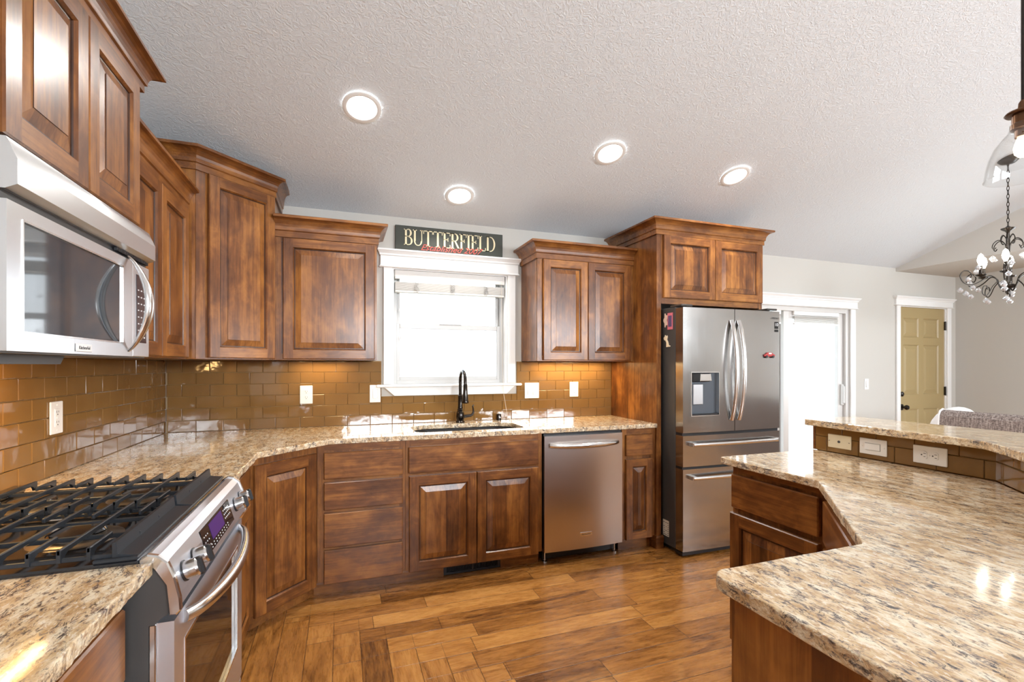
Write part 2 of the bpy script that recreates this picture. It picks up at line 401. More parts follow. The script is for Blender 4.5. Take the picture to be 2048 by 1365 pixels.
def thing(name, label, cat, loc=(0, 0, 0), rz=0.0, group=None):
    o = bpy.data.objects.new(name, None); C.objects.link(o); o.empty_display_size = .05
    o.location = loc; o.rotation_euler = (0, 0, rz); o['label'] = label; o['category'] = cat
    if group: o['group'] = group
    return o
def tag(o, label, cat, group=None, kind=None):
    o['label'] = label; o['category'] = cat
    if group: o['group'] = group
    if kind: o['kind'] = kind
    return o
def struct(o, label, cat):
    o['kind'] = 'structure'; return tag(o, label, cat)
def text(name, s, size, mat, parent, loc, rot, ext=.0008, shear=0.0, align='CENTER', off=0.0, sx=1.0):
    cu = bpy.data.curves.new(name, 'FONT'); cu.body = s; cu.size = size; cu.extrude = ext; cu.shear = shear
    cu.align_x = align; cu.align_y = 'CENTER'; cu.offset = off; cu.resolution_u = 3
    tmp = bpy.data.objects.new('t', cu); C.objects.link(tmp)
    bpy.context.view_layer.update()
    me = bpy.data.meshes.new_from_object(tmp.evaluated_get(bpy.context.evaluated_depsgraph_get()))
    bpy.data.objects.remove(tmp); me.name = name; me.materials.clear(); me.materials.append(mat)
    o = bpy.data.objects.new(name, me); C.objects.link(o); o.parent = parent
    o.location = loc; o.rotation_euler = rot; o.scale = (sx, 1, 1); return o

def holed(mb, u0, u1, v0, v1, holes, a0, a1, plane='xz', mi=0):
    """wall slab in plane xz (a=y) or yz (a=x) with rectangular holes (hu0,hu1,hv0,hv1)"""
    us = sorted({u0, u1, *[h[0] for h in holes], *[h[1] for h in holes]}); vv = sorted({v0, v1, *[h[2] for h in holes], *[h[3] for h in holes]})
    def solid(i, j):
        cu, cv = (us[i] + us[i + 1]) / 2, (vv[j] + vv[j + 1]) / 2
        return 0 <= i < len(us) - 1 and 0 <= j < len(vv) - 1 and not any(h[0] < cu < h[1] and h[2] < cv < h[3] for h in holes)
    def P(u, v, a): return (u, a, v) if plane == 'xz' else (a, u, v)
    for i in range(len(us) - 1):
        for j in range(len(vv) - 1):
            if not solid(i, j): continue
            a, b, c, d = us[i], us[i + 1], vv[j], vv[j + 1]
            mb.face([P(a, c, a0), P(b, c, a0), P(b, d, a0), P(a, d, a0)], mi); mb.face([P(a, c, a1), P(a, d, a1), P(b, d, a1), P(b, c, a1)], mi)
            if i == 0 or not solid(i - 1, j): mb.face([P(a, c, a0), P(a, d, a0), P(a, d, a1), P(a, c, a1)], mi)
            if i == len(us) - 2 or not solid(i + 1, j): mb.face([P(b, c, a0), P(b, c, a1), P(b, d, a1), P(b, d, a0)], mi)
            if j == 0 or not solid(i, j - 1): mb.face([P(a, c, a0), P(a, c, a1), P(b, c, a1), P(b, c, a0)], mi)
            if j == len(vv) - 2 or not solid(i, j + 1): mb.face([P(a, d, a0), P(b, d, a0), P(b, d, a1), P(a, d, a1)], mi)
    return mb

# ------------------------------------------------------------------ the room
RX = 7.883; RY = -7.0; SL = .333; CZ = 2.41; GX = 6.83; FZ = 2.38
mb = MB(); mb.box(-.15, RX + .15, RY - .15, .16, -.12, 0); fl = mb.build('floor', FLOORM); struct(fl, 'hand-scraped hickory plank floor', 'floor')
WIN = (1.392, 2.274, 1.19, 2.048); PAT = (4.42, 6.10, -.02, 1.93); DOR = (6.885, 7.706, -.02, 2.008)
mb = MB(); holed(mb, -.12, RX + .12, -.12, 2.46, [WIN, PAT, DOR], 0.0, .14)
struct(mb.build('wall_back', WALLP), 'greige back wall with sink window, patio door and tan door', 'wall')
RW = (-2.9, -1.5, .75, 2.1)  # opening for the unseen dining window added for light
mb = MB(); holed(mb, RY, 0.0, 0, 2.46, [RW], RX, RX + .12, 'yz')
struct(mb.build('wall_right', WALLP), 'greige dining room wall right of the tan door', 'wall')
RB = [(1.1, 3.5, 1.6, 2.32), (4.2, 6.6, 1.6, 2.32)]  # openings for the two unseen rear windows added for light
mb = MB(); holed(mb, -.12, RX + .12, 0, 2.46, RB, RY - .12, RY)
struct(mb.build('wall_rear', WALLP), 'greige wall with two wide added windows behind the camera', 'wall')
def cz(y): return CZ + SL * (-y if y > -3.5 else 7.0 + y)
mb = MB(); mb.prism([(RY - .12, 0), (.0, 0), (.0, cz(0) + .02), (-3.5, cz(-3.5) + .02), (RY - .12, cz(RY) + .02)], -.12, 0, 'x')
struct(mb.build('wall_left', WALLP), 'greige wall behind the range and microwave', 'wall')
mb = MB(); mb.prism([(.02, cz(0)), (-3.5, cz(-3.5)), (RY - .02, cz(RY)), (RY - .02, cz(RY) + .08), (-3.5, cz(-3.5) + .08), (.02, cz(0) + .08)], -.1, GX, 'x')
struct(mb.build('ceiling', CEILP), 'white textured vaulted ceiling', 'ceiling')
mb = MB(); mb.prism([(0.0, FZ), (.0, cz(0) + .02), (-3.5, cz(-3.5) + .04), (RY, cz(RY) + .02), (RY, FZ)], GX, GX + .08, 'x')
struct(mb.build('wall_gable', CEILB), 'beige triangular gable face between the vault and the flat ceiling', 'wall')
mb = MB(); mb.box(GX + .0801, RX, RY, 0, FZ, FZ + .06); struct(mb.build('ceiling_flat', CEILB), 'flat beige ceiling strip over the tan door', 'ceiling')
# outdoors
mb = MB(); mb.box(-60, 60, -70, 60, -.5, -.45); g = mb.build('lawn', grass()); tag(g, 'pale green lawn outside the windows', 'lawn', kind='stuff')

def frame_box(mb, x0, x1, z0, z1, w, y0, y1, mi=0, bottom=True, ch=.002):
    mb.box(x0, x0 + w, y0, y1, z0, z1, mi, ch); mb.box(x1 - w, x1, y0, y1, z0, z1, mi, ch)
    mb.box(x0 + w, x1 - w, y0, y1, z1 - w, z1, mi, ch)
    if bottom: mb.box(x0 + w, x1 - w, y0, y1, z0, z0 + w, mi, ch)
HEADP = [(0, 0), (.012, 0), (.020, .006), (.012, .014), (.010, .020), (.010, .085), (.016, .090), (.018, .100), (.030, .118), (.034, .122), (.034, .132), (0, .132)]
def header(name, parent, x0, x1, z, prof=HEADP, k=1.0):
    mb = MB(); pr = [(.012 + o, h * k) for o, h in prof]; pr[0] = (0, 0); pr[-1] = (0, prof[-1][1] * k)
    mb.sweep(pr, [(x0, 0), (x0, -.001), (x1, -.001), (x1, 0)], z=z); return mb.build(name, WHT, parent)

# kitchen window
W1 = thing('window_1', 'white double hung window above the sink', 'window'); W1['kind'] = 'structure'
x0, x1, z0, z1 = WIN
mb = MB(); mb.box(1.330, x0, -.020, 0, 1.20, 2.045, 0, .002); mb.box(x1, 2.337, -.020, 0, 1.20, 2.045, 0, .002)
# jamb liner
mb.box(x0 - .0, x0 + .012, 0, .075, z0, z1); mb.box(x1 - .012, x1, 0, .075, z0, z1); mb.box(x0 + .012, x1 - .012, 0, .075, z1 - .012, z1)
mb.build('window_casing', WHT, W1); header('window_head', W1, 1.330, 2.337, 2.042)
mb = MB(); mb.sweep([(0, 0), (.030, 0), (.036, .005), (.036, .015), (.030, .020), (0, .020)], [(1.318, 0), (1.318, -.001), (2.349, -.001), (2.349, 0)], z=1.178)
mb.box(x0, x1, 0, .075, 1.184, 1.198)
mb.build('window_stool', WHT, W1)
mb = MB(); mb.prism([(1.335, 1.178), (2.332, 1.178), (2.262, 1.116), (1.405, 1.116)], -.022, 0, 'y', ch=.002); mb.build('window_apron', WHT, W1)
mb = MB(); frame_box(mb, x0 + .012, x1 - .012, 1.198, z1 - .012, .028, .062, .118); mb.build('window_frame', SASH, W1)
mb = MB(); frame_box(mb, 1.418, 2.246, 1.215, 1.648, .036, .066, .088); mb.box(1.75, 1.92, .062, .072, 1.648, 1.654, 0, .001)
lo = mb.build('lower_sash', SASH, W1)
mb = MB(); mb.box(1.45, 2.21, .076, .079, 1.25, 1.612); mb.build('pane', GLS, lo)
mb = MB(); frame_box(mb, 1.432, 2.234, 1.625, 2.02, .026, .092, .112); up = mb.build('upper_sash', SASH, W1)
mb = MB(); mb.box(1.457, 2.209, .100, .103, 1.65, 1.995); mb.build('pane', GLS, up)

bl = thing('window_blind', 'raised white slatted blind bunched under the head of the sink window', 'blind', (1.83, .03, 1.87))
Mt = Matrix.Translation((-1.83, -.03, -1.87))
mb = MB(); mb.box(1.408, 2.258, .008, .050, 1.985, 2.034, 0, .002); mb.build('headrail', BLD, bl, Mt)
mb = MB(); mb.box(1.412, 2.254, .000, .006, 1.968, 2.034, 0, .002); mb.build('valance', plain('blind_valance', (.66, .64, .61), .45), bl, Mt)
mb = MB()
for k in range(13): mb.box(1.414, 2.252, .004, .052, 1.890 + k * .0046, 1.8928 + k * .0046)
o = mb.build('slat_stack', BLD, bl, Mt)
mb = MB(); mb.box(1.414, 2.252, .004, .052, 1.873, 1.888, 0, .002); mb.build('bottom_rail', BLD, bl, Mt)
for lx in (1.57, 1.835, 2.10):
    mb = MB()
    for k in range(5):
        random.seed(k + int(lx * 100)); pts = [(lx + random.uniform(-.022, .022), -.004 + random.uniform(-.003, .002), 1.88 + j * .011 + random.uniform(-.006, .006)) for j in range(7)]
        mb.tube(pts, .0011, 4)
    mb.build('ladder_cord', plain('cord_grey', (.45, .44, .42), .8), bl, Mt)
for lx, zz in ((1.445, 1.735), (1.455, 1.53)):
    mb = MB(); mb.tube([(lx, .012, 1.99), (lx, .012, zz + .02)], .0008, 4); mb.lathe([(0.001, .022), (.004, .018), (.006, 0), (.001, -.002)], (lx, .012, zz), 8); mb.build('tassel_cord', plain('cord_white', (.62, .61, .6), .8), bl, Mt)
cordm = plain('pull_cord_white', (.72, .66, .56), .7)
pc = thing('pull_cord', 'pale blind pull cord hanging past the window stool to the counter', 'cord', (2.235, -.045, 1.2))
mb = MB(); mb.tube([(2.225, -.008, 1.99), (2.222, -.025, 1.6), (2.226, -.040, 1.21), (2.232, -.044, 1.11), (2.262, -.046, .935), (2.275, -.055, .918), (2.30, -.065, .917), (2.315, -.05, .917)], .0014, 5)
mb.lathe([(.001, .01), (.005, .006), (.005, -.005), (.001, -.008)], (2.278, -.056, .921), 8); mb.build('cord', cordm, pc, Matrix.Translation((-2.235, .045, -1.2)))

# tan entry door
D1 = thing('door_1', 'tan six panel door with dark knob at the far right', 'door'); D1['kind'] = 'structure'
x0, x1, z0, z1 = DOR
mb = MB(); mb.box(6.825, 6.885, -.02, 0, 0, 2.005, 0, .003); mb.box(7.706, 7.772, -.02, 0, 0, 2.005, 0, .003)
mb.box(6.885, 6.897, 0, .12, 0, 2.0); mb.box(7.694, 7.706, 0, .12, 0, 2.0); mb.box(6.885, 7.706, 0, .12, 1.996, 2.008)
mb.build('door_casing', WHT, D1); header('door_head', D1, 6.825, 7.772, 2.003, k=.80)
def ring_panel(mb, x0, x1, z0, z1, y, rings, mis=None, capmi=0):
    """nested rectangles from outside in: rings = [(inset, dy)]"""
    for k in range(len(rings) - 1):
        (i0, d0), (i1, d1) = rings[k], rings[k + 1]; mi = (mis[k] if mis else 0)
        a = [(x0 + i0, y + d0, z0 + i0), (x1 - i0, y + d0, z0 + i0), (x1 - i0, y + d0, z1 - i0), (x0 + i0, y + d0, z1 - i0)]
        b = [(x0 + i1, y + d1, z0 + i1), (x1 - i1, y + d1, z0 + i1), (x1 - i1, y + d1, z1 - i1), (x0 + i1, y + d1, z1 - i1)]
        for q in range(4): mb.face([a[q], a[(q + 1) % 4], b[(q + 1) % 4], b[q]], mi if isinstance(mi, int) else mi[q % 2])
    i1, d1 = rings[-1]
    mb.face([(x0 + i1, y + d1, z0 + i1), (x1 - i1, y + d1, z0 + i1), (x1 - i1, y + d1, z1 - i1), (x0 + i1, y + d1, z1 - i1)], capmi)
PH = [(6.977, 7.238, 1.655, 1.875), (7.322, 7.592, 1.655, 1.875), (6.977, 7.238, 1.008, 1.572), (7.322, 7.592, 1.008, 1.572), (6.977, 7.238, .22, .845), (7.322, 7.592, .22, .845)]
mb = MB(); holed(mb, 6.899, 7.692, .004, 1.994, PH, .012, .048)
for (a, b, c, d) in PH: ring_panel(mb, a, b, c, d, .012, [(0, 0), (.012, .010), (.022, .010), (.052, .003)])
mb.build('slab', TAN, D1, fix=False)
for zz, r in ((1.017, .024), (.872, .030)):
    mb = MB(); mb.lathe([(r + .004, 0), (r + .004, .006), (.012, .012), (.010, .03), (r * .8, .04), (r * .95, .055), (r * .7, .07), (.001, .074)] if r > .025 else [(r + .004, 0), (r + .003, .012), (.018, .018), (.001, .020)], (6.945, .012, zz), 20, axis='y')
    mb.build('door_knob' if r > .025 else 'deadbolt', BRZ, D1)
for zz in (1.80, 1.04, .25):
    mb = MB(); mb.box(7.688, 7.700, -.003, .012, zz - .05, zz + .05, 0, .001); mb.lathe([(.005, -.052), (.005, .052)], (7.694, -.004, zz), 8); mb.build('hinge', BRZ, D1)

# sliding patio door
D2 = thing('door_2', 'white sliding glass patio door right of the refrigerator', 'door'); D2['kind'] = 'structure'
x0, x1, z0, z1 = PAT
mb = MB(); mb.box(6.10, 6.172, -.02, 0, 0, 1.93, 0, .003); mb.box(4.35, 4.42, -.02, 0, 0, 1.93, 0, .003); mb.build('door_casing', WHT, D2)
header('door_head', D2, 4.35, 6.172, 1.928, k=.88)
mb = MB(); frame_box(mb, 4.42, 6.10, 0, 1.93, .045, .005, .13); mb.build('door_frame', VIN, D2)
mb = MB(); frame_box(mb, 5.215, 6.05, .045, 1.885, .072, .035, .075); ps = mb.build('sliding_panel', VIN, D2)
mb = MB(); mb.box(5.287, 5.978, .053, .057, .117, 1.813); mb.build('pane', GLS, ps)
mb = MB(); mb.box(6.005, 6.030, .005, .035, .92, 1.14, 0, .006); mb.box(6.008, 6.026, -.012, .006, .94, 1.12, 0, .004); mb.build('door_handle', VIN, ps)
mb = MB(); frame_box(mb, 4.465, 5.26, .045, 1.885, .072, .085, .120); pf = mb.build('fixed_panel', VIN, D2)
mb = MB(); mb.box(4.537, 5.188, .100, .104, .117, 1.813); mb.build('pane', GLS, pf)
for (a, b, yy, lab) in ((5.325, 5.955, .018, 'raised white blind at the top of the sliding patio door panel'), (4.60, 5.15, .018, 'raised white blind on the fixed patio door panel beside the refrigerator')):
    t = thing('door_blind', lab, 'blind', ((a + b) / 2, yy, 1.8)); Mt = Matrix.Translation((-(a + b) / 2, -yy, -1.8))
    mb = MB(); mb.box(a, b, yy - .012, yy + .012, 1.845, 1.885, 0, .002); mb.build('headrail', WPL, t, Mt)
    mb = MB()
    for k in range(10): mb.box(a + .004, b - .004, yy - .012, yy + .012, 1.772 + k * .0068, 1.7755 + k * .0068)
    mb.build('slat_stack', BLD, t, Mt)
    mb = MB(); mb.box(a + .002, b - .002, yy - .012, yy + .012, 1.750, 1.768, 0, .002); mb.build('bottom_rail', WPL, t, Mt)
# unseen windows added to light the room
def added_window(n, lab, plane, u0, u1, v0, v1, a, out):
    t = thing('window_%d' % n, lab, 'window'); t['kind'] = 'structure'
    mb = MB(); um = (u0 + u1) / 2
    for (p, q, r, s_) in ((u0 - .07, u0, v0 - .07, v1 + .07), (u1, u1 + .07, v0 - .07, v1 + .07), (u0, u1, v1, v1 + .09), (u0, u1, v0 - .09, v0), ):
        if plane == 'xz': mb.box(p, q, a, a + .02, r, s_, 0, .002)
        else: mb.box(a - .02, a, p, q, r, s_, 0, .002)
    mb.build('window_casing', WHT, t)
    mb = MB()
    for (p, q, r, s_) in ((u0, u0 + .05, v0, v1), (u1 - .05, u1, v0, v1), (u0, u1, v1 - .05, v1), (u0, u1, v0, v0 + .05), (um - .04, um + .04, v0, v1)):
        if plane == 'xz': mb.box(p, q, a - .09, a - .04, r, s_)
        else: mb.box(a + .04, a + .09, p, q, r, s_)
    mb.build('window_frame', VIN, t)
added_window(2, 'added white window in the dining room wall, out of view', 'yz', *RW, RX, 1)
added_window(3, 'added wide white rear window, unseen, nearest the range wall', 'xz', *RB[0], RY, -1)
added_window(4, 'added wide white rear window, unseen, nearest the dining room', 'xz', *RB[1], RY, -1)
# baseboards
for nm, (a, b, c, d) in {'baseboard_back': (6.172, 6.825, -.014, 0), 'baseboard_back_corner': (7.772, RX, -.014, 0), 'baseboard_right': (RX - .014, RX, RY, -.014), 'baseboard_rear': (0.014, RX - .014, RY, RY + .014)}.items():
    mb = MB(); mb.box(a, b, c, d, 0, .11, 0, .003); struct(mb.build(nm, WHT), 'white baseboard', 'baseboard')

# ------------------------------------------------------------------ tile
P_ = .0762; Z0 = 1.3662
def tiles(name, u0, u1, z0, z1, joint_of_row, label, O, rz, pitch_rows=None, holes=()):
    """local u along x, front facing -y"""
    mb = MB(); holed(mb, u0, u1, z0, z1, [(h[0], h[1], h[2], min(h[3], z1)) for h in holes], -.004, 0, 'xz', 1); random.seed(3)
    rows = pitch_rows
    for (ra, rb, j0) in rows:
        a, b = max(ra, z0), min(rb, z1)
        if b - a < .008: continue
        k = math.floor((u0 - j0) / .1524)
        while j0 + k * .1524 < u1:
            ua, ub = max(j0 + k * .1524, u0), min(j0 + (k + 1) * .1524, u1); k += 1
            if ub - ua < .01: continue
            segs = [(ua, ub, a, b)]
            for (h0, h1, h2, h3) in holes:
                new = []
                for (p, q, r, s_) in segs:
                    if q <= h0 or p >= h1 or s_ <= h2 or r >= h3: new.append((p, q, r, s_)); continue
                    if p < h0: new.append((p, h0, r, s_))
                    if q > h1: new.append((h1, q, r, s_))
                    if r < h2: new.append((max(p, h0), min(q, h1), r, h2))
                segs = new
            for (p, q, r, s_) in segs:
                if q - p < .008 or s_ - r < .008: continue
                g = .0009; e = .0022; tx, tz = random.gauss(0, .0016), random.gauss(0, .0010)
                p, q, r, s_ = p + g, q - g, r + g, s_ - g
                o = [(p, -.004, r), (q, -.004, r), (q, -.004, s_), (p, -.004, s_)]
                o2 = [(x, -.0095, z) for x, _, z in o]
                cx_, cz_ = (p + q) / 2, (r + s_) / 2
                i_ = [(x + (e if x < cx_ else -e), -.0115 + (x - cx_) * tx * 4 + (z - cz_) * tz * 6, z + (e if z < cz_ else -e)) for x, _, z in o]
                for n in range(4):
                    mb.face([o[n], o[(n + 1) % 4], o2[(n + 1) % 4], o2[n]]); mb.face([o2[n], o2[(n + 1) % 4], i_[(n + 1) % 4], i_[n]])
                mb.face(i_)
    o = mb.build(name, [TILE, GROUT], fix=False); O = Vector(O) + Vector((math.sin(rz), -math.cos(rz), 0)) * .0006; o.location = O; o.rotation_euler = (0, 0, rz)
    tag(o, label, 'backsplash'); return o
def row(i, j): return (Z0 - i * P_, Z0 - (i - 1) * P_, j)
# world x on the back wall; rows counted from the top
rb_ = [row(i, .1725 if i % 2 == 0 else .0963) for i in range(1, 7)]
tiles('tile_backsplash', .012, 3.209, .9145, 1.3685, None, 'brown glass subway tile behind the sink, below the window', (0, 0, 0), 0, rb_, [(1.316, 2.351, 1.114, 1.40)])
rl_ = [row(i, (-1.3894 if i % 2 == 1 else -1.4640) + 3.7) for i in range(1, 7)]
tiles('tile_backsplash', .35, 3.7 - .012, .9145, 1.3685, None, 'brown glass subway tile on the left wall behind the range', (0, -3.7, 0), R(90), rl_)

# wall plates --------------------------------------------------
def plate(name, label, cat, loc, rz, w, h, kind, mat=WPL, roll=0.0, group=None):
    t = thing(name, label, cat, loc, rz, group); t.rotation_euler = (0, roll, rz) if rz == 0 else (0, 0, rz)
    M = Matrix.Rotation(roll, 4, 'Y') if rz != 0 else None
    def B(mb, nm, m): return mb.build(nm, m, t, M)
    mb = MB(); mb.box(-w / 2, w / 2, -.006, 0, -h / 2, h / 2, 0, .0022); B(mb, 'cover_plate', mat)
    if kind == 'duplex' or kind == 'gfci':
        for s_ in (-1, 1):
            mb = MB()
            mb.prism([(.016 * math.cos(a) * (1 if True else 1), s_ * .0195 + .0135 * max(-.85, min(.85, math.sin(a) * 1.2))) for a in [i * math.pi / 10 for i in range(20)]], -.008, -.005, 'y'); rc = B(mb, 'receptacle', mat)
            mb = MB(); zz = s_ * .0195
            mb.box(-.0075, -.0055, -.0086, -.0078, zz - .001, zz + .008); mb.box(.0055, .0075, -.0086, -.0078, zz + .000, zz + .007)
            mb.lathe([(.0028, 0), (.0028, .0006), (.0001, .0006)], (0, -.0080, zz - .007), 8, axis='y'); mb.build('slot', SCR, rc, M)
    if kind == 'gfci':
        mb = MB(); mb.box(-.017, .017, -.0075, -.005, -.034, .034, 0, .001); B(mb, 'face', mat)
        mb = MB(); mb.box(-.007, .007, -.0092, -.0075, -.004, .004, 0, .0005); B(mb, 'test_button', mat)
    if kind.startswith('rocker'):
        n = int(kind[-1]);
        for k in range(n):
            cx_ = (k - (n - 1) / 2) * .046
            mb = MB(); mb.box(cx_ - .0162, cx_ + .0162, -.0068, -.005, -.0330, .0330); B(mb, 'rocker_frame', RFR)
            mb = MB(); mb.prism([(-.0075, -.031), (-.0075, .031), (-.0085, .031), (-.0125, -.031)], cx_ - .014, cx_ + .014, 'x'); B(mb, 'rocker', mat)
    if kind == 'jack':
        mb = MB(); mb.lathe([(.006, 0), (.006, .003), (.0001, .003)], (0, -.006, 0), 10, axis='y'); B(mb, 'jack', SCR)
    for zz in ((-.0, ) if kind == 'duplex' else ((-.048, .048) if kind.startswith(('rocker', 'gfci', 'jack')) else ())):
        mb = MB(); mb.lathe([(.003, 0), (.003, .0016), (.0001, .0022)], (0, -.006, zz), 8, axis='y'); B(mb, 'screw', mat if mat is not BEI else CHR)
    return t
T0 = -.0124
plate('wall_outlet', 'white duplex outlet on the tile left of the window, under the single door cabinet', 'outlet', (.820, T0, 1.137), 0, .080, .124, 'duplex')
plate('light_switch', 'white single rocker switch on the tile at the left edge of the window', 'switch', (1.272, T0, 1.135), 0, .074, .124, 'rocker1')
plate('light_switch', 'white double rocker switch on the tile right of the window', 'switch', (2.478, T0, 1.137), 0, .122, .124, 'rocker2')
plate('wall_outlet', 'white safety outlet on the tile beside the refrigerator panel', 'outlet', (2.852, T0, 1.141), 0, .078, .122, 'gfci')
plate('wall_outlet', 'white tall outlet on the left wall tile behind the range', 'outlet', (-T0, -1.243, 1.135), R(90), .084, .124, 'gfci')
plate('light_switch', 'white rocker switch on the grey wall between patio door and tan door', 'switch', (6.358, 0, 1.137), 0, .066, .116, 'rocker1')

# recessed ceiling lights -----------------------------------------
LENS = plain('lit_lens', (1, 1, 1), .5, emit=(1, .97, .92), es=9)
tilt = math.atan(SL)
for (x, y), lab in zip([(1.148, -.896), (1.816, -.316), (2.67, -.878), (3.705, -.865)],
                       ['large round recessed light at the left of the ceiling', 'round recessed light nearest the wall above the sink window',
                        'round recessed light in the middle of the ceiling row', 'round recessed light above the refrigerator']):
    t = thing('recessed_light', lab, 'ceiling light', (x, y, cz(y))); t.rotation_euler = (-tilt, 0, 0)
    mb = MB(); mb.lathe([(.100, -.0005), (.100, -.006), (.090, -.010), (.078, -.008), (.074, -.002)], (0, 0, 0), 32); mb.build('trim_ring', WHT, t)
    mb = MB(); mb.lathe([(.0001, -.006), (.05, -.005), (.076, -.003)], (0, 0, 0), 32); mb.build('lens', LENS, t)
    l = area('recessed_lamp', (x, y - .012 * math.sin(tilt), cz(y) - .016), (-tilt, 0, 0), .14, .14, 7, (1, .96, .90), 150, 'DISK')

# ------------------------------------------------------------------ cabinets
def raised_door(name, parent, x0, x1, z0, z1, y=0.0, sw=.056, th=.020, label=None, lipped=False):
    mb = MB(); yf = y - th; c = .004
    # outer edge
    ring_panel_open(mb, x0, x1, z0, z1, yf, [(0, th), (0, c), (c, 0)])
    # front face of stiles and rails
    a0, a1, b0, b1 = x0 + c, x1 - c, z0 + c, z1 - c; i0, i1, j0, j1 = x0 + sw, x1 - sw, z0 + sw, z1 - sw
    F = lambda p, q, r, s_, mi: mb.face([(p, yf, r), (q, yf, r), (q, yf, s_), (p, yf, s_)], mi)
    F(a0, i0, b0, b1, 0); F(i1, a1, b0, b1, 0); F(i0, i1, b0, j0, 1); F(i0, i1, j1, b1, 1)
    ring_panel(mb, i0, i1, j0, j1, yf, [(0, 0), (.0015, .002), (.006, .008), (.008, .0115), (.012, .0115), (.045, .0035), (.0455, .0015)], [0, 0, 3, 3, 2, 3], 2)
    mb.face([(x0, y, z0), (x0, y, z1), (x1, y, z1), (x1, y, z0)], 0)
    o = mb.build(name, WOODS, parent, fix=False)
    if label: o['label'] = label
    return o
def ring_panel_open(mb, x0, x1, z0, z1, y, rings, mi=0):
    for k in range(len(rings) - 1):
        (i0, d0), (i1, d1) = rings[k], rings[k + 1]
        a = [(x0 + i0, y + d0, z0 + i0), (x1 - i0, y + d0, z0 + i0), (x1 - i0, y + d0, z1 - i0), (x0 + i0, y + d0, z1 - i0)]
        b = [(x0 + i1, y + d1, z0 + i1), (x1 - i1, y + d1, z0 + i1), (x1 - i1, y + d1, z1 - i1), (x0 + i1, y + d1, z1 - i1)]
        for q in range(4): mb.face([a[q], a[(q + 1) % 4], b[(q + 1) % 4], b[q]], mi)
def slab_front(name, parent, x0, x1, z0, z1, y=0.0, th=.020):
    mb = MB(); mb.box(x0, x1, y - th, y, z0, z1, 0, .004); return mb.build(name, [WH], parent)
def case(parent, w, depth, z0, z1, fr=.038, name='case'):
    """box with a face frame showing round the fronts"""
    mb = MB(); mb.box(0, w, .004, depth, z0, z1, 2)
    mb.box(0, fr, 0, .012, z0, z1, 0); mb.box(w - fr, w, 0, .012, z0, z1, 0); mb.box(fr, w - fr, 0, .012, z1 - fr, z1, 1); mb.box(fr, w - fr, 0, .012, z0, z0 + fr, 1)
    return mb.build(name, WOODS, parent)
def crownp(h, o=.068):
    k = h / .125
    return [(0, 0), (.012, 0), (.012, .036 * k), (.019, .040 * k), (.019, .046 * k)] + [(.019 + (o - .024) * (1 - math.cos(a)), (.046 + .060 * math.sin(a)) * k) for a in [R(i * 15) for i in range(1, 7)]] + [(o, .108 * k), (o, .122 * k), (o - .004, .125 * k), (0, .125 * k)]
def crown(parent, path, z, h=.125, o=.068):
    mb = MB(); mb.sweep(crownp(h, o), path, 0, z)
    pts = path; return mb.build('crown_molding', [WH], parent)
BACK = .0015
# --- wall cabinets
t = thing('wall_cabinet', 'wood wall cabinet with two doors above the stainless microwave', 'cabinet', (.382, -2.325, 1.80), R(90))
def L(z): return 0
def shifted(t, fn): pass
case(t, .772, .379, 0.0, .515)
raised_door('door', t, .028, .373, .008, .487); raised_door('door', t, .376, .722, .008, .487)
crown(t, [(0, .379), (0, 0), (.772, 0), (.772, .379)], .492, .085, .062)
t = thing('wall_cabinet', 'narrow two door wood wall cabinet between the microwave and the tall corner cabinet', 'cabinet', (.288, -1.551, 1.37), R(90))
case(t, .888, .286, 0.0, .785)
raised_door('door', t, .045, .478, .006, .765); raised_door('door', t, .481, .868, .006, .765)
crown(t, [(-.0, 0), (.888, 0)], .765, .115, .060)
# diagonal corner cabinet
t = thing('corner_cabinet', 'tall diagonal wood corner cabinet left of the sink wall', 'cabinet', (.33, -.66, 1.37), R(45))
Mi = (Matrix.Translation((.33, -.66, 0)) @ Matrix.Rotation(R(45), 4, 'Z')).inverted()
mb = MB(); mb.prism([(BACK, -BACK), (BACK, -.66), (.33, -.66), (.66, -.33), (.66, -BACK)], 0, 1.02, 'z', 0); mb.build('case', WOODS, t, Mi)
mb = MB(); wd = .4667
mb.box(0, .048, -.003, .0, 0, 1.02, 0); mb.box(wd - .012, wd, -.003, 0, 0, 1.02, 0); mb.box(.048, wd - .012, -.003, 0, .98, 1.02, 1); mb.build('face_frame', WOODS, t)
raised_door('door', t, .060, .458, .007, .985, -.003)
pth = [(BACK, -.66), (.33, -.66), (.66, -.33), (.66, -BACK)]
mb = MB(); mb.sweep(crownp(.115, .066), pth, 0, .985); mb.build('crown_molding', [WH], t, Mi)
t = thing('wall_cabinet', 'single door knotty wood wall cabinet left of the sink window', 'cabinet', (.662, -.33, 1.37), 0)
case(t, .600, .33 - BACK, 0, .765)
raised_door('door', t, .048, .586, .006, .748)
crown(t, [(0, 0), (.600, 0), (.600, .33 - BACK)], .752, .125, .066)
t = thing('wall_cabinet', 'two door wood wall cabinet between sink window and refrigerator', 'cabinet', (2.393, -.33, 1.37), 0)
case(t, .815, .33 - BACK, 0, .765)
raised_door('door', t, .042, .407, .006, .748); raised_door('door', t, .410, .788, .006, .748)
crown(t, [(0, .33 - BACK), (0, 0), (.815, 0)], .752, .125, .066)
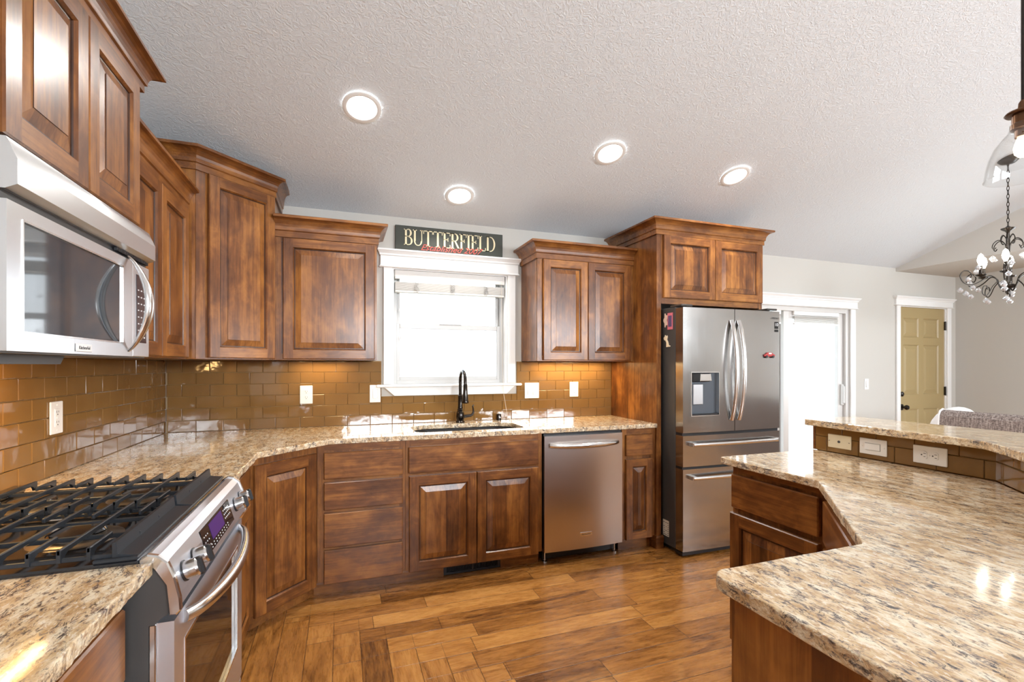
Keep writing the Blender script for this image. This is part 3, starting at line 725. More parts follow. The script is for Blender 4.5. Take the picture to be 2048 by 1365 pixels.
# refrigerator surround
t = thing('refrigerator_cabinet', 'wood cabinet over the refrigerator with tall side panel beside the counter', 'cabinet', (3.21, -.63, 0), 0)
mb = MB(); mb.box(0, .038, 0, .63 - BACK, 0, 2.33, 2, .001); mb.build('side_panel', WOODS, t)
mb = MB(); mb.box(.972, 1.002, 0, .63 - BACK, 0, 2.33, 2, .001); mb.build('side_panel', WOODS, t)
mb = MB(); mb.box(.038, .972, .004, .63 - BACK, 1.79, 2.33, 2); mb.box(.038, .076, 0, .012, 1.79, 2.33, 0); mb.box(.952, .972, 0, .012, 1.79, 2.33, 0)
mb.box(.076, .952, 0, .012, 2.28, 2.33, 1); mb.box(.076, .952, 0, .012, 1.79, 1.835, 1); mb.build('case', WOODS, t)
raised_door('door', t, .052, .519, 1.832, 2.292); raised_door('door', t, .522, .992, 1.832, 2.292)
crown(t, [(0, .63 - BACK), (0, 0), (1.002, 0), (1.002, .63 - BACK)], 2.295, .112, .066)
mb = MB(); mb.sweep([(0, 0), (.012, 0), (.012, .05), (.014, .052), (.014, .085), (.010, .095), (0, .095)], [(0, .075), (0, -.001), (.038, -.001), (.038, .03)], 0, 0); mb.build('plinth_block', [WH], t)

# --- base cabinets: top at .882, fronts on z .08 - .84
ZB, ZT = .092, .882
t = thing('base_cabinet', 'wood base cabinet nearest the camera, below the left counter end', 'cabinet', (.61, -3.30, 0), R(90))
case(t, .955, .608, ZB, ZT); slab_front('drawer', t, .03, .93, .690, .838)
raised_door('door', t, .03, .478, .086, .664); raised_door('door', t, .482, .93, .086, .664)
t = thing('base_cabinet', 'narrow wood base cabinet squeezed between the range and the corner door', 'cabinet', (.61, -1.545, 0), R(90))
case(t, .628, .608, ZB, ZT); slab_front('drawer', t, .02, .605, .690, .838); raised_door('door', t, .02, .605, .086, .664)
t = thing('corner_base_cabinet', 'diagonal wood base cabinet with one tall door in the corner', 'cabinet', (.61, -.915, 0), R(45))
Mi = (Matrix.Translation((.61, -.915, 0)) @ Matrix.Rotation(R(45), 4, 'Z')).inverted()
mb = MB(); mb.prism([(.614, -BACK), (.002, -BACK), (.002, -.915), (.61, -.915), (.913, -.612), (.913, -BACK)], ZB, ZT, 'z', 0); mb.build('case', WOODS, t, Mi)
raised_door('door', t, .032, .412, .080, .838, 0, .06)
t = thing('drawer_cabinet', 'wood base cabinet with a stack of four drawers', 'cabinet', (.915, -.61, 0), 0)
case(t, .495, .608, ZB, ZT)
mb = MB()
for zz in (.6725, .495, .282): mb.box(.036, .458, -.001, .012, zz - .014, zz + .014, 1)
mb.build('drawer_rails', WOODS, t)
for a, b in ((.682, .836), (.505, .663), (.291, .486), (.082, .275)): slab_front('drawer', t, .036, .478, a, b)
t = thing('sink_cabinet', 'wood sink base cabinet with two raised panel doors under a wide false drawer front', 'cabinet', (1.412, -.61, 0), 0)
mb = MB()   # open topped box under the sink
mb.box(0, .018, .004, .608, ZB, ZT, 2); mb.box(.878, .896, .004, .608, ZB, ZT, 2); mb.box(.018, .878, .59, .608, ZB, ZT, 2); mb.box(.018, .878, .004, .59, ZB, ZB + .018, 2)
mb.box(0, .038, 0, .016, ZB, ZT, 0); mb.box(.858, .896, 0, .016, ZB, ZT, 0); mb.box(.038, .858, 0, .016, ZT - .05, ZT, 1); mb.box(.038, .858, 0, .016, ZB, ZB + .04, 1); mb.box(.038, .858, 0, .016, .64, .70, 1)
mb.build('case', WOODS, t)
slab_front('false_drawer_front', t, .016, .866, .680, .840); raised_door('door', t, .020, .441, .082, .662); raised_door('door', t, .445, .866, .082, .662)
t = thing('base_cabinet', 'slim wood base cabinet right of the dishwasher', 'cabinet', (2.928, -.61, 0), 0)
case(t, .280, .608, ZB, ZT); slab_front('drawer', t, .026, .248, .688, .840); raised_door('door', t, .026, .248, .088, .664, 0, .052)

# toe kick moulding, set back under the fronts
TKP = [(0, 0), (.014, 0), (.014, .058), (.010, .066), (.009, .072), (.004, .080), (0, .090)]
def toe(n, path, lab):
    mb = MB(); mb.sweep(TKP, path, 0, 0); o = mb.build('trim_%d' % n, [WH]); struct(o, lab, 'trim')
toe(1, [(.545, -1.545), (.545, -.885), (.888, -.545), (1.655, -.545)], 'stained wood toe moulding under the corner and drawer cabinets')
toe(2, [(2.035, -.545), (2.304, -.545)], 'stained wood toe moulding between floor vent and dishwasher')
toe(3, [(2.93, -.545), (3.206, -.545)], 'stained wood toe moulding under the slim cabinet')
t = thing('floor_register', 'black metal vent grille in the toe kick under the sink doors', 'vent', (1.845, -.545, 0), 0)
mb = MB(); mb.box(-.188, .188, -.012, 0, .004, .018); mb.box(-.188, .188, -.012, 0, .074, .088); mb.box(-.188, -.170, -.012, 0, .018, .074); mb.box(.170, .188, -.012, 0, .018, .074); mb.box(-.008, .008, -.012, 0, .018, .074); mb.build('frame', BLK, t)
mb = MB()
for k in range(42):
    xx = -.165 + k * .0082
    if abs(xx) > .010: mb.box(xx, xx + .0022, -.010, -.002, .018, .074)
mb.box(-.168, .168, -.0030, -.0016, .044, .048); mb.build('grille', BLK, t)
mb = MB(); mb.box(-.17, .17, -.0015, 0, .018, .074); mb.build('backing', plain('void_black', (.003, .003, .003), .9), t)

# ------------------------------------------------------------------ counters
def slab_curve(name, outlines, z0, z1, mats, bev=.004, seg=3):
    cu = bpy.data.curves.new(name, 'CURVE'); cu.dimensions = '2D'; cu.fill_mode = 'BOTH'; cu.extrude = (z1 - z0) / 2 - bev; cu.bevel_depth = bev; cu.bevel_resolution = seg
    cu.offset = -bev
    for pts in outlines:
        sp = cu.splines.new('POLY'); sp.points.add(len(pts) - 1); sp.use_cyclic_u = True
        for p, q in zip(sp.points, pts): p.co = (q[0], q[1], 0, 1)
    tmp = bpy.data.objects.new('t', cu); C.objects.link(tmp); bpy.context.view_layer.update()
    me = bpy.data.meshes.new_from_object(tmp.evaluated_get(bpy.context.evaluated_depsgraph_get())); bpy.data.objects.remove(tmp)
    me.materials.clear()
    for m_ in mats: me.materials.append(m_)
    me.transform(Matrix.Translation((0, 0, (z0 + z1) / 2)))
    for p in me.polygons: p.material_index = 1 if (abs(p.normal.z) < .6 and len(mats) > 1) else 0; p.use_smooth = False
    me.name = name; o = bpy.data.objects.new(name, me); C.objects.link(o); return o
def rounded(pts, rad):
    """round the corners named in rad {index: radius}"""
    out = []; n = len(pts)
    for i, p in enumerate(pts):
        r = rad.get(i, 0)
        if not r: out.append(p); continue
        a, b, c = Vector(pts[i - 1]), Vector(p), Vector(pts[(i + 1) % n]); u = (a - b).normalized(); v = (c - b).normalized()
        ang = u.angle(v); d = r / math.tan(ang / 2); cen = b + (u + v).normalized() * (r / math.sin(ang / 2)); s0 = b + u * d; s1 = b + v * d
        a0 = math.atan2(s0.y - cen.y, s0.x - cen.x); a1 = math.atan2(s1.y - cen.y, s1.x - cen.x); da = (a1 - a0 + math.pi) % (2 * math.pi) - math.pi
        for k in range(7): q = a0 + da * k / 6; out.append((cen.x + r * math.cos(q), cen.y + r * math.sin(q)))
    return out
def rough(pts, amp=.0035, step=.012, only=None):
    """break straight front edges into a slightly chipped line"""
    random.seed(11); out = []; n = len(pts)
    for i in range(n):
        a, b = Vector(pts[i]), Vector(pts[(i + 1) % n]); out.append(tuple(a))
        if only is not None and i not in only: continue
        d = b - a; m_ = int(d.length / step)
        if m_ < 2: continue
        nn = Vector((-d.y, d.x)).normalized(); acc = 0
        for k in range(1, m_): acc = acc * .6 + random.gauss(0, amp * .6); q = a + d * (k / m_) + nn * acc; out.append(tuple(q))
    return out
CT0, CT1 = .884, .914
sinkhole = rounded([(1.490, -.525), (1.490, -.235), (1.60, -.165), (2.12, -.165), (2.225, -.235), (2.225, -.525)][::-1], {0: .06, 1: .07, 2: .05, 3: .05, 4: .07, 5: .06})
co = rough([(BACK, -BACK), (BACK, -1.556), (.664, -1.556), (.664, -.965), (.978, -.642), (3.206, -.642), (3.206, -BACK)], .0022, .014, {2, 3, 4})
o = slab_curve('granite_counter', [co, sinkhole], CT0, CT1, [GR, GE]); tag(o, 'speckled tan granite counter with the sink cut into it', 'countertop')
co = rough([(BACK, -2.334), (BACK, -3.34), (.664, -3.34), (.664, -2.334)], .0022, .014, {2})
o = slab_curve('granite_counter', [co], CT0, CT1, [GR, GE]); tag(o, 'speckled tan granite counter end in the lower left corner, before the range', 'countertop')
# sink
t = thing('kitchen_sink', 'dark undermount sink below the window', 'sink', (1.857, -.36, .70))
mb = MB(); zt, zb_ = .8815, .70; a = [(p[0] - 1.857, p[1] + .36) for p in sinkhole]; n = len(a)
lv = [(1.06, zt), (1.0, zt), (.985, zt - .02), (.95, zb_ + .03), (.90, zb_ + .005), (.10, zb_)]
V = [(x * k, y * k, z - .70) for k, z in lv for x, y in a]
F = [(i * n + j, i * n + (j + 1) % n, (i + 1) * n + (j + 1) % n, (i + 1) * n + j) for i in range(len(lv) - 1) for j in range(n)]; F.append(tuple((len(lv) - 1) * n + j for j in range(n)))
mb.add(V, F, 0, True); mb.build('basin', SINKM, t, fix=False)
mb = MB(); mb.lathe([(.001, .001), (.03, .002), (.045, .004), (.047, .001)], (0, 0, .003), 20); mb.build('drain', DKM, t)
# faucet
t = thing('kitchen_faucet', 'dark bronze high arc faucet with side lever behind the sink', 'faucet', (1.872, -.105, CT1))
mb = MB(); mb.lathe([(.0001, .0), (.032, 0), (.034, .006), (.030, .012), (.027, .016), (.029, .03), (.031, .05), (.027, .075), (.021, .088), (.023, .094), (.021, .100), (.018, .106), (.019, .112), (.017, .118), (.016, .19), (.017, .2), (.013, .204), (.001, .206)], (0, 0, 0), 24); mb.build('body', BRZ, t)
mb = MB(); pts = [(0, 0, .19), (0, 0, .30)] + [(0, -.075 + .075 * math.cos(a), .305 + .078 * math.sin(a)) for a in [R(i * 15) for i in range(0, 12)]] + [(0, -.150, .285)]
mb.tube(pts, .0115, 12); mb.build('spout', BRZ, t)
mb = MB(); mb.lathe([(.011, .03), (.014, .025), (.016, -.03), (.022, -.09), (.025, -.10), (.023, -.108), (.001, -.108)], (0, -.152, .262), 20); mb.build('spray_head', BRZ, t)
mb = MB(); mb.tube([(.02, 0, .045), (.05, 0, .047), (.075, 0, .05)], [.013, .012, .011], 12); mb.tube([(.070, 0, .048), (.090, 0, .055), (.100, 0, .075), (.098, 0, .10), (.094, 0, .12), (.104, 0, .128)], [.011, .010, .0075, .006, .006, .005], 10); mb.build('lever', BRZ, t)
t = thing('air_gap', 'small dark bronze air gap cap on the counter right of the faucet', 'air gap', (2.185, -.060, CT1))
mb = MB(); mb.lathe([(.0001, 0), (.019, 0), (.019, .045), (.017, .050), (.001, .052)], (0, 0, 0), 20); mb.build('cap', BRZ, t)
mb = MB(); mb.lathe([(.004, 0), (.004, .002), (.0001, .002)], (.004, -.0185, .024), 8, axis='y'); mb.build('vent_hole', CHR, t)

# ------------------------------------------------------------------ peninsula
t = thing('peninsula_cabinet', 'wood peninsula cabinet with drawer over door, nearest the refrigerator', 'cabinet', (2.735, -1.835, 0), R(-90))
case(t, .445, .545, ZB, ZT, .03); slab_front('drawer', t, .006, .428, .692, .842); raised_door('door', t, -.003, .428, .086, .668)
t = thing('peninsula_cabinet', 'diagonal wood peninsula cabinet tucked under the granite bend', 'cabinet', (2.735, -2.285, 0), R(-135))
Mi = (Matrix.Translation((2.735, -2.285, 0)) @ Matrix.Rotation(R(-135), 4, 'Z')).inverted()
mb = MB(); mb.prism([(2.735, -2.285), (2.22, -2.80), (2.22, -3.36), (2.45, -3.36), (3.281, -2.53), (3.281, -2.285)], ZB, ZT, 'z', 0); mb.build('case', WOODS, t, Mi)
slab_front('drawer', t, .035, .695, .692, .842); raised_door('door', t, .035, .363, .086, .668); raised_door('door', t, .367, .695, .086, .668)
t = thing('peninsula_cabinet', 'wood peninsula end cabinet with plain side under the near granite corner', 'cabinet', (2.215, -2.805, 0), R(180))
case(t, .422, .56, ZB, ZT, .03); slab_front('drawer', t, .02, .405, .692, .842); raised_door('door', t, .02, .405, .086, .668)
mb = MB(); mb.box(.422, .434, -.004, .58, 0, ZT, 2, .001); mb.build('end_panel', WOODS, t)
o = slab_curve('granite_counter', [rough(rounded([(2.686, -1.800), (3.2855, -1.800), (3.2855, -2.511), (2.430, -3.3665), (2.30, -3.40), (1.752, -3.40), (1.752, -2.770), (2.206, -2.770), (2.686, -2.287)], {0: .02, 5: .02, 6: .035, 7: .02, 8: .02}), .0010, .014)], CT0, CT1, [GR, GE])
tag(o, 'large polished granite peninsula top in the right foreground', 'countertop')
toe(4, [(2.80, -1.84), (2.80, -2.262), (2.25, -2.868), (1.80, -2.868)][::1], 'stained wood toe moulding round the peninsula')
# pony wall with tile and raised bar
PW = [(3.300, -1.808), (3.300, -2.5165), (2.444, -3.3725), (2.53, -3.4575), (3.42, -2.5665), (3.42, -1.808)]
mb = MB(); mb.prism(PW, 0, 1.0365, 'z', 0); o = mb.build('bar_wall', [WB]); tag(o, 'low wood wall carrying the raised granite bar', 'half wall')
mb = MB(); mb.box(3.288, 3.43, -1.806, -1.794, .915, 1.0365, 0, .001); o = mb.build('bar_end_trim', [WY]); tag(o, 'narrow wood strip closing the far end of the tiled bar wall', 'trim')
rows = [(.9145, .985, .0743), (.985, 1.0365, .1505)]
# local u measured from the far end toward the camera
tiles('tile_backsplash', 0, .7085, .9145, 1.0365, None, 'two rows of brown glass tile below the raised bar', (3.2985, -1.8075, 0), R(-90), [(a, b, j - .1524) for a, b, j in [(.9145, .985, .060), (.985, 1.0365, .1365)]])
tiles('tile_backsplash', 0, 1.20, .9145, 1.0365, None, 'brown glass tile on the angled return of the bar wall', (3.2985, -2.516, 0), R(-135), [(.9145, .985, .06), (.985, 1.0365, .13)])
o = slab_curve('granite_bar_top', [rough(rounded([(3.236, -1.786), (3.592, -1.786), (3.592, -2.63), (2.70, -3.522), (2.40, -3.33), (3.19, -2.525), ], {5: .12, 2: .08, 0: .01, 1: .02}), .0025, .013)], 1.0375, 1.0675, [GR, GE]); tag(o, 'raised granite breakfast bar with chiselled edge', 'countertop')
def side_plate(y, label, kind, mat, w, h, cat, z=.971):
    t = plate({'duplex': 'bar_outlet', 'rocker1': 'bar_switch', 'jack': 'bar_jack'}[kind], label, cat, (3.2985 + T0, y, z), R(-90), h, w, kind, mat, roll=R(90)); return t
side_plate(-1.934, 'almond jack plate on the bar tile nearest the patio door', 'jack', BEI, .112, .064, 'jack plate')
side_plate(-2.087, 'white horizontal rocker switch on the bar tile between jack plate and outlet', 'rocker1', WPL, .116, .071, 'switch')
side_plate(-2.306, 'white horizontal duplex outlet on the bar tile, nearest the camera', 'duplex', WPL, .119, .073, 'outlet')

# ------------------------------------------------------------------ range
YN, YF = -2.333, -1.557     # near and far sides
def rprof(mb, pr, y0, y1, mi=0): mb.prism(pr, y0, y1, 'y', mi); return mb
ox, oy = .35, (YN + YF) / 2
rg = thing('gas_range', 'stainless slide-in gas range with black grates at the lower left', 'range', (ox, oy, 0), 0)
MR = Matrix.Translation((-ox, -oy, 0))
mb = MB(); mb.box(.05, .655, YN + .006, YF - .006, .03, .905); mb.box(.07, .62, YN + .03, YF - .03, 0, .03)
mb.prism([(.60, .78), (.60, .90), (.652, .905), (.675, .895), (.690, .865), (.698, .82), (.697, .80), (.676, .785), (.665, .775), (.62, .775)], YN + .004, YF - .004, 'y'); mb.build('body', DGR, rg, MR)
mb = MB(); mb.box(.045, .640, YN - .004, YF + .004, .906, .922, 0, .004); mb.box(.045, .075, YN - .004, YF + .004, .922, .945, 0, .003); mb.build('cooktop', ENA, rg, MR)
mb = MB(); mb.box(.560, .6395, YN - .004, YF + .004, .9225, .930, 0, .002); mb.build('cooktop_front_lip', IRON, rg, MR)
PANEL = [(.640, .918), (.655, .926), (.672, .922), (.688, .908), (.700, .875), (.710, .830), (.712, .806), (.706, .798), (.694, .798), (.690, .86), (.665, .905), (.640, .908)]
mb = MB(); mb.prism(PANEL, YN + .012, YF - .012, 'y'); cp = mb.build('control_panel', STR, rg, MR)
PANELO = [(.640, .922), (.655, .931), (.674, .926), (.692, .910), (.705, .876), (.715, .830), (.717, .803), (.708, .793), (.694, .795), (.688, .86), (.665, .90), (.640, .904)]
for a, b in ((YN - .004, YN + .0118), (YF - .0118, YF + .004)):
    mb = MB(); mb.prism(PANELO, a, b, 'y', ch=.003); mb.build('panel_end_cap', CHR, rg, MR)
# knobs: axis normal to the panel front
na = math.atan2(.035, .012 + .0)   # slope helper
for y in (-2.262, -2.182, -1.703, -1.618):
    K = MR @ Matrix.Translation((.7015, y, .860)) @ Matrix.Rotation(R(-16), 4, 'Y')
    mb = MB(); mb.lathe([(.0001, .0), (.024, 0), (.024, .005), (.0215, .006)], (0, 0, 0), 24, axis='x'); kb = mb.build('knob', BLK, rg, K)
    mb = MB(); mb.lathe([(.0212, .006), (.0212, .030), (.018, .0345), (.001, .0345)], (0, 0, 0), 24, axis='x'); mb.build('knob_skirt', CHR, kb, K)
    mb = MB(); mb.box(.022, .042, -.008, .008, -.021, .021, 0, .004); mb.build('knob_grip', BLK, kb, K)
# display on the panel face between the knobs
D0 = Matrix.Translation((.7005, -1.935, .862)) @ Matrix.Rotation(R(-16), 4, 'Y')
mb = MB(); mb.box(0, .004, -.165, .165, -.036, .036, 0, .0015); ds = mb.build('display_panel', BGL, rg, MR @ D0)
mb = MB(); mb.box(.0042, .0048, -.085, .055, -.014, .030); mb.build('screen', PURP, ds, MR @ D0)
mb = MB()
for k in range(9):
    for q in (0, 1): mb.box(.0042, .0047, -.11 + k * .024, -.104 + k * .024, -.030 + q * .008, -.027 + q * .008)
for k in range(5):
    for q in range(3): mb.box(.0042, .0047, .075 + k * .015, .081 + k * .015, -.005 + q * .012, -.001 + q * .012)
for k in range(3):
    for q in range(3): mb.box(.0042, .0047, -.150 + k * .017, -.145 + k * .017, -.018 + q * .015, -.015 + q * .015)
mb.build('button_print', GLYPH, ds, MR @ D0)
# oven door
mb = MB()
holed(mb, YN + .012, YF - .012, .205, .775, [(YN + .085, YF - .085, .335, .700)], .668, .700, 'yz'); dr = mb.build('oven_door', STR, rg, MR)
mb = MB(); mb.box(.672, .692, YN + .085, YF - .085, .335, .700); mb.build('oven_window', BGL, dr, MR)
mb = MB()
frame = [(YN + .085, YF - .085, .335, .343), (YN + .085, YF - .085, .692, .700)]
for a, b, c, d in frame: mb.box(.6925, .701, a, b, c, d)
mb.box(.6925, .701, YN + .085, YN + .093, .343, .692); mb.box(.6925, .701, YF - .093, YF - .085, .343, .692); mb.build('window_bezel', CHR, dr, MR)
mb = MB(); hp = []
for i in range(21):
    u = i / 20; hp.append((.702 + .052 * math.sin(math.pi * u) ** .55, -2.255 + u * .64, .752 - .012 * math.sin(math.pi * u)))
mb.tube(hp, [.015 + .004 * math.sin(math.pi * i / 20) for i in range(21)], 14, flat=.8); mb.build('door_handle', CHR, dr, MR)
for a, b in ((YN + .006, YN + .030), (YF - .030, YF - .006)): mb = MB(); mb.box(.655, .6675, a, b, .205, .775, 0, .002); mb.build('side_trim', CHR, rg, MR)
mb = MB(); mb.box(.660, .698, YN + .012, YF - .012, .055, .195, 0, .004); wd_ = mb.build('warming_drawer', STR, rg, MR)
# burners
for (bx, by, r) in ((.19, -2.13, .045), (.45, -2.13, .055), (.19, -1.76, .055), (.45, -1.76, .045), ):
    mb = MB(); mb.lathe([(.0001, .922), (r + .035, .922), (r + .03, .9245), (r, .926), (r, .934)], (bx, by, 0), 28); br = mb.build('burner', plain('burner_base', (.20, .17, .14), .3, .8), rg, MR)
    mb = MB(); mb.lathe([(r - .002, .934), (r + .001, .937), (r - .003, .942), (.001, .943)], (bx, by, 0), 28); mb.build('burner_cap', ENA, br, MR)
# grates: two sections along y, fingers run along y
def finger(mb, x, y0, y1, legs, w=.0075, zt=.957, h=.012):
    for a, b in ((y0, y1),): mb.box(x - w / 2, x + w / 2, a, b, zt - h, zt, 0, .0018)
    for s_ in legs:
        ye = y0 if s_ < 0 else y1; d = 1 if s_ < 0 else -1
        mb.prism([(ye, zt - .001), (ye + d * .030, zt - h), (ye + d * .020, zt - h - .004), (ye + d * .012, .930), (ye + d * .0, .930)], x - w / 2 + .0003, x + w / 2 - .0003, 'x')
for (g0, g1) in ((YN + .006, -1.953), (-1.937, YF - .004)):
    mb = MB(); gm = (g0 + g1) / 2
    xs = [.105 + .0495 * k for k in range(10)]
    for k, x in enumerate(xs):
        if k % 2 == 0: finger(mb, x, g0, g1, (-1, 1))
        else: finger(mb, x, g0, g0 + .105, (-1,)); finger(mb, x, g1 - .105, g1, (1,))
    for yy in (g0 + .125, g1 - .125): mb.box(.10, .60, yy - .004, yy + .004, .936, .946, 0, .001)
    for yy in (g0 + .004, g1 - .012): mb.box(.10, .60, yy, yy + .008, .9285, .937, 0, .001)
    mb.prism([(.590, .924), (.590, .962), (.597, .962), (.600, .936), (.636, .931), (.637, .924)], g0, g1, 'y', ch=.0008)
    mb.build('grate', IRON, rg, MR)

# ------------------------------------------------------------------ over-range microwave
mw = thing('microwave', 'stainless over-the-range microwave with curved handle', 'microwave', (.405, -2.323, 1.36), R(90))
VS = Matrix.Translation((0, 0, 0))
mb = MB(); mb.box(0, .752, .002, .388, .0, .432); mb.build('body', plain('microwave_body', (.10, .095, .09), .4, .3), mw)
mb = MB(); mb.prism([(.002, .432), (-.012, .432), (-.030, .388), (-.030, .338), (-.010, .328), (.002, .328)], 0, .752, 'x'); mb.build('vent_visor', ST, mw)
mb = MB()
for k in range(26): mb.box(.50 + k * .0095, .505 + k * .0095, -.012, -.004, .318, .327)
mb.build('vent_slots', BLK, mw)
mb = MB(); mb.box(.0, .752, -.002, .001, .310, .328); mb.build('vent_gap', BLK, mw)
mb = MB(); holed(mb, .002, .612, .004, .308, [(.052, .545, .042, .280)], -.012, .0015); md = mb.build('door', ST, mw)
mb = MB(); mb.box(.052, .545, -.0085, -.004, .042, .280); mb.build('door_window', plain('microwave_glass', (.045, .055, .065), .05, spec=.8), md)
mb = MB()
for a in ((.052, .545, .042, .046), (.052, .545, .276, .280), (.052, .056, .046, .276), (.541, .545, .046, .276)): mb.box(a[0], a[1], -.0135, -.0088, a[2], a[3])
mb.build('window_bezel', CHR, md)
mb = MB(); hp = []
for i in range(25):
    u = i / 24; hp.append((.580 - .012 * math.sin(math.pi * u), -.012 - .060 * math.sin(math.pi * u) ** .8, .020 + .296 * u))
mb.tube(hp, [.007 + .013 * math.sin(math.pi * i / 24) for i in range(25)], 14, flat=.55, up=(1, 0, 0)); mb.build('door_handle', CHR, md)
mb = MB(); mb.box(.614, .750, -.012, .0015, .004, .308, 0, .002); pn = mb.build('control_panel', ST, mw)
mb = MB(); mb.box(.640, .722, -.0135, -.012, .050, .272, 0, .0005); kp = mb.build('keypad', plain('keypad_black', (.022, .014, .024), .12), pn)
mb = MB()
for i in range(8):
    for j in range(3): mb.box(.650 + j * .024, .660 + j * .024, -.0140, -.0135, .066 + i * .022, .070 + i * .022)
mb.build('key_print', GLYPH, kp)
mb = MB(); mb.prism([(.05, -.022), (.36, -.022), (.38, .0), (.03, .0)], .06, .30, 'y'); mb.build('underside_lamp_housing', DGR, mw)
mb = MB(); mb.box(.262, .342, -.0150, -.012, .010, .030, 0, .0012); bd = mb.build('name_badge', WPL, md)
text('badge_lettering', 'KitchenAid', .0125, DGR, bd, (.302, -.0154, .020), (R(90), 0, 0), .0002)

# ------------------------------------------------------------------ dishwasher
dw = thing('dishwasher', 'stainless dishwasher with a curved bar handle', 'dishwasher', (2.316, -.61, 0), 0)
mb = MB(); mb.box(.004, .604, .012, .58, .10, .872); mb.box(.02, .588, .062, .09, .01, .10); mb.build('body', BLK, dw)
mb = MB(); nseg = 12; pts = []
for i in range(nseg + 1): u = i / nseg; pts.append((.003 + .599 * u, -.022 - .012 * (1 - (2 * u - 1) ** 2)))
poly = pts + [(.602, .010), (.003, .010)]
mb.prism(poly, .085, .862, 'z'); dp = mb.build('door_panel', STV, dw, ang=20)
mb = MB(); hp = [(.040 + .52 * u, -.030 - .048 * math.sin(math.pi * u) ** .55, .800 - .004 * math.sin(math.pi * u)) for u in [i / 20 for i in range(21)]]
mb.tube(hp, [.015 + .004 * math.sin(math.pi * i / 20) for i in range(21)], 14, flat=.8); mb.build('door_handle', CHR, dp)
mb = MB(); mb.box(.262, .352, -.0375, -.0335, .168, .196, 0, .001); bd = mb.build('name_badge', CHR, dp)
text('badge_lettering', 'KitchenAid', .0150, DGR, bd, (.307, -.0377, .182), (R(90), 0, 0), .0002)
for x in (.03, .575): mb = MB(); mb.lathe([(.018, 0), (.018, .008), (.006, .012), (.006, .085)], (x, .04, 0), 12); mb.build('levelling_foot', CHR, dw)
mb = MB(); mb.box(.003, .602, -.006, .012, .862, .879); mb.build('top_gasket', BLK, dw)

# ------------------------------------------------------------------ refrigerator
fr = thing('refrigerator', 'stainless french door refrigerator with water dispenser', 'refrigerator', (3.273, -.76, 0), 0)
FW = .885
mb = MB(); mb.box(0, FW, .004, .70, .035, 1.752, 0, .004); mb.box(.03, FW - .03, .03, .6, 0, .035); mb.build('body', DGR, fr)
mb = MB(); mb.box(.0, FW, -.072, .004, .012, .034); mb.build('kick_grille', BLK, fr)
def yf(x, d=.010): u = x / FW; return -.078 - d * (1 - (2 * u - 1) ** 2)
def curved(mb, x0, x1, z0, z1, n=8, back=-.002):
    pts = [(x0 + (x1 - x0) * i / n, yf(x0 + (x1 - x0) * i / n)) for i in range(n + 1)]
    mb.prism(pts + [(x1, back), (x0, back)], z0, z1, 'z')
sidem = plain('door_edge_grey', (.075, .068, .062), .25, .4)
X0, XM = .0, .4455
dl = MB(); curved(dl, X0, .064, .866, 1.742, 2); curved(dl, .310, XM - .002, .866, 1.742, 3); curved(dl, .064, .310, 1.290, 1.742, 4); curved(dl, .064, .310, .866, .982, 4)
dL = dl.build('left_door', [STF], fr, ang=12)
mb = MB(); mb.box(.064, .310, -.050, -.020, .982, 1.290, 0); mb.build('dispenser_recess', plain('dispenser_grey', (.10, .115, .135), .3, .3), dL)
mb = MB()
for a in ((.062, .068, .980, 1.292), (.306, .312, .980, 1.292), (.068, .306, .980, .986), (.068, .306, 1.286, 1.292)): mb.box(a[0], a[1], yf(.19) - .002, -.050, a[2], a[3], 0)
mb.build('dispenser_frame', CHR, dL)
mb = MB(); mb.box(.076, .230, yf(.19) - .001, -.051, 1.222, 1.282, 0, .004); mb.build('dispenser_control', BGL, dL)
mb = MB(); mb.prism([(.138, 1.226), (.240, 1.226), (.232, 1.278), (.142, 1.278)], yf(.19) - .006, -.052, 'y', ch=.003); mb.build('dispenser_head', CHR, dL)
mb = MB(); mb.box(.098, .182, -.068, -.051, 1.060, 1.205, 0, .003); mb.build('dispenser_paddle', ST, dL)
mb = MB(); mb.box(.070, .304, yf(.19) + .004, -.051, .988, .996, 0); mb.build('drip_tray', BLK, dL)
mb = MB(); curved(mb, XM + .003, FW, .866, 1.742, 8); dR = mb.build('right_door', STF, fr, ang=12)
mb = MB(); curved(mb, X0, FW, .630, .846, 12); d1 = mb.build('middle_drawer', STF, fr, ang=12)
mb = MB(); curved(mb, X0, FW, .040, .612, 12); d2 = mb.build('freezer_drawer', STF, fr, ang=12)
mb = MB(); mb.box(.004, FW - .004, -.066, .003, .846, .866); mb.box(.004, FW - .004, -.066, .003, .612, .630); mb.build('door_gaskets', BLK, fr)
for s_, par in ((-1, dL), (1, dR)):
    mb = MB(); xx = XM + s_ * .040; hp = []
    for i in range(21): u = i / 20; hp.append((xx - s_ * .006, yf(xx) - .006 - .052 * math.sin(math.pi * u) ** .75, .945 + .715 * u))
    mb.tube(hp, .0165, 12, flat=.8); mb.build('door_handle', CHR, par)
for z_, par in ((.788, d1), (.556, d2)):
    mb = MB(); hp = []
    for i in range(17): u = i / 16; hp.append((.055 + .765 * u, yf(.055 + .765 * u) - .038 - .014 * math.sin(math.pi * u), z_))
    mb.tube(hp, .0125, 12, flat=.75)
    for xx in (.062, .812): mb.box(xx - .012, xx + .022, yf(xx) - .042, yf(xx) + .004, z_ - .014, z_ + .014, 0, .003)
    mb.build('drawer_handle', CHR, par)
for a in (0, FW - .10): mb = MB(); mb.box(a, a + .10, -.06, .06, 1.7525, 1.766, 0, .003); mb.build('hinge_cover', sidem, fr)
text('door_lettering', 'SAMSUNG', .020, DGR, dR, (.832, yf(.832) - .0012, 1.690), (R(90), 0, 0), .0003)
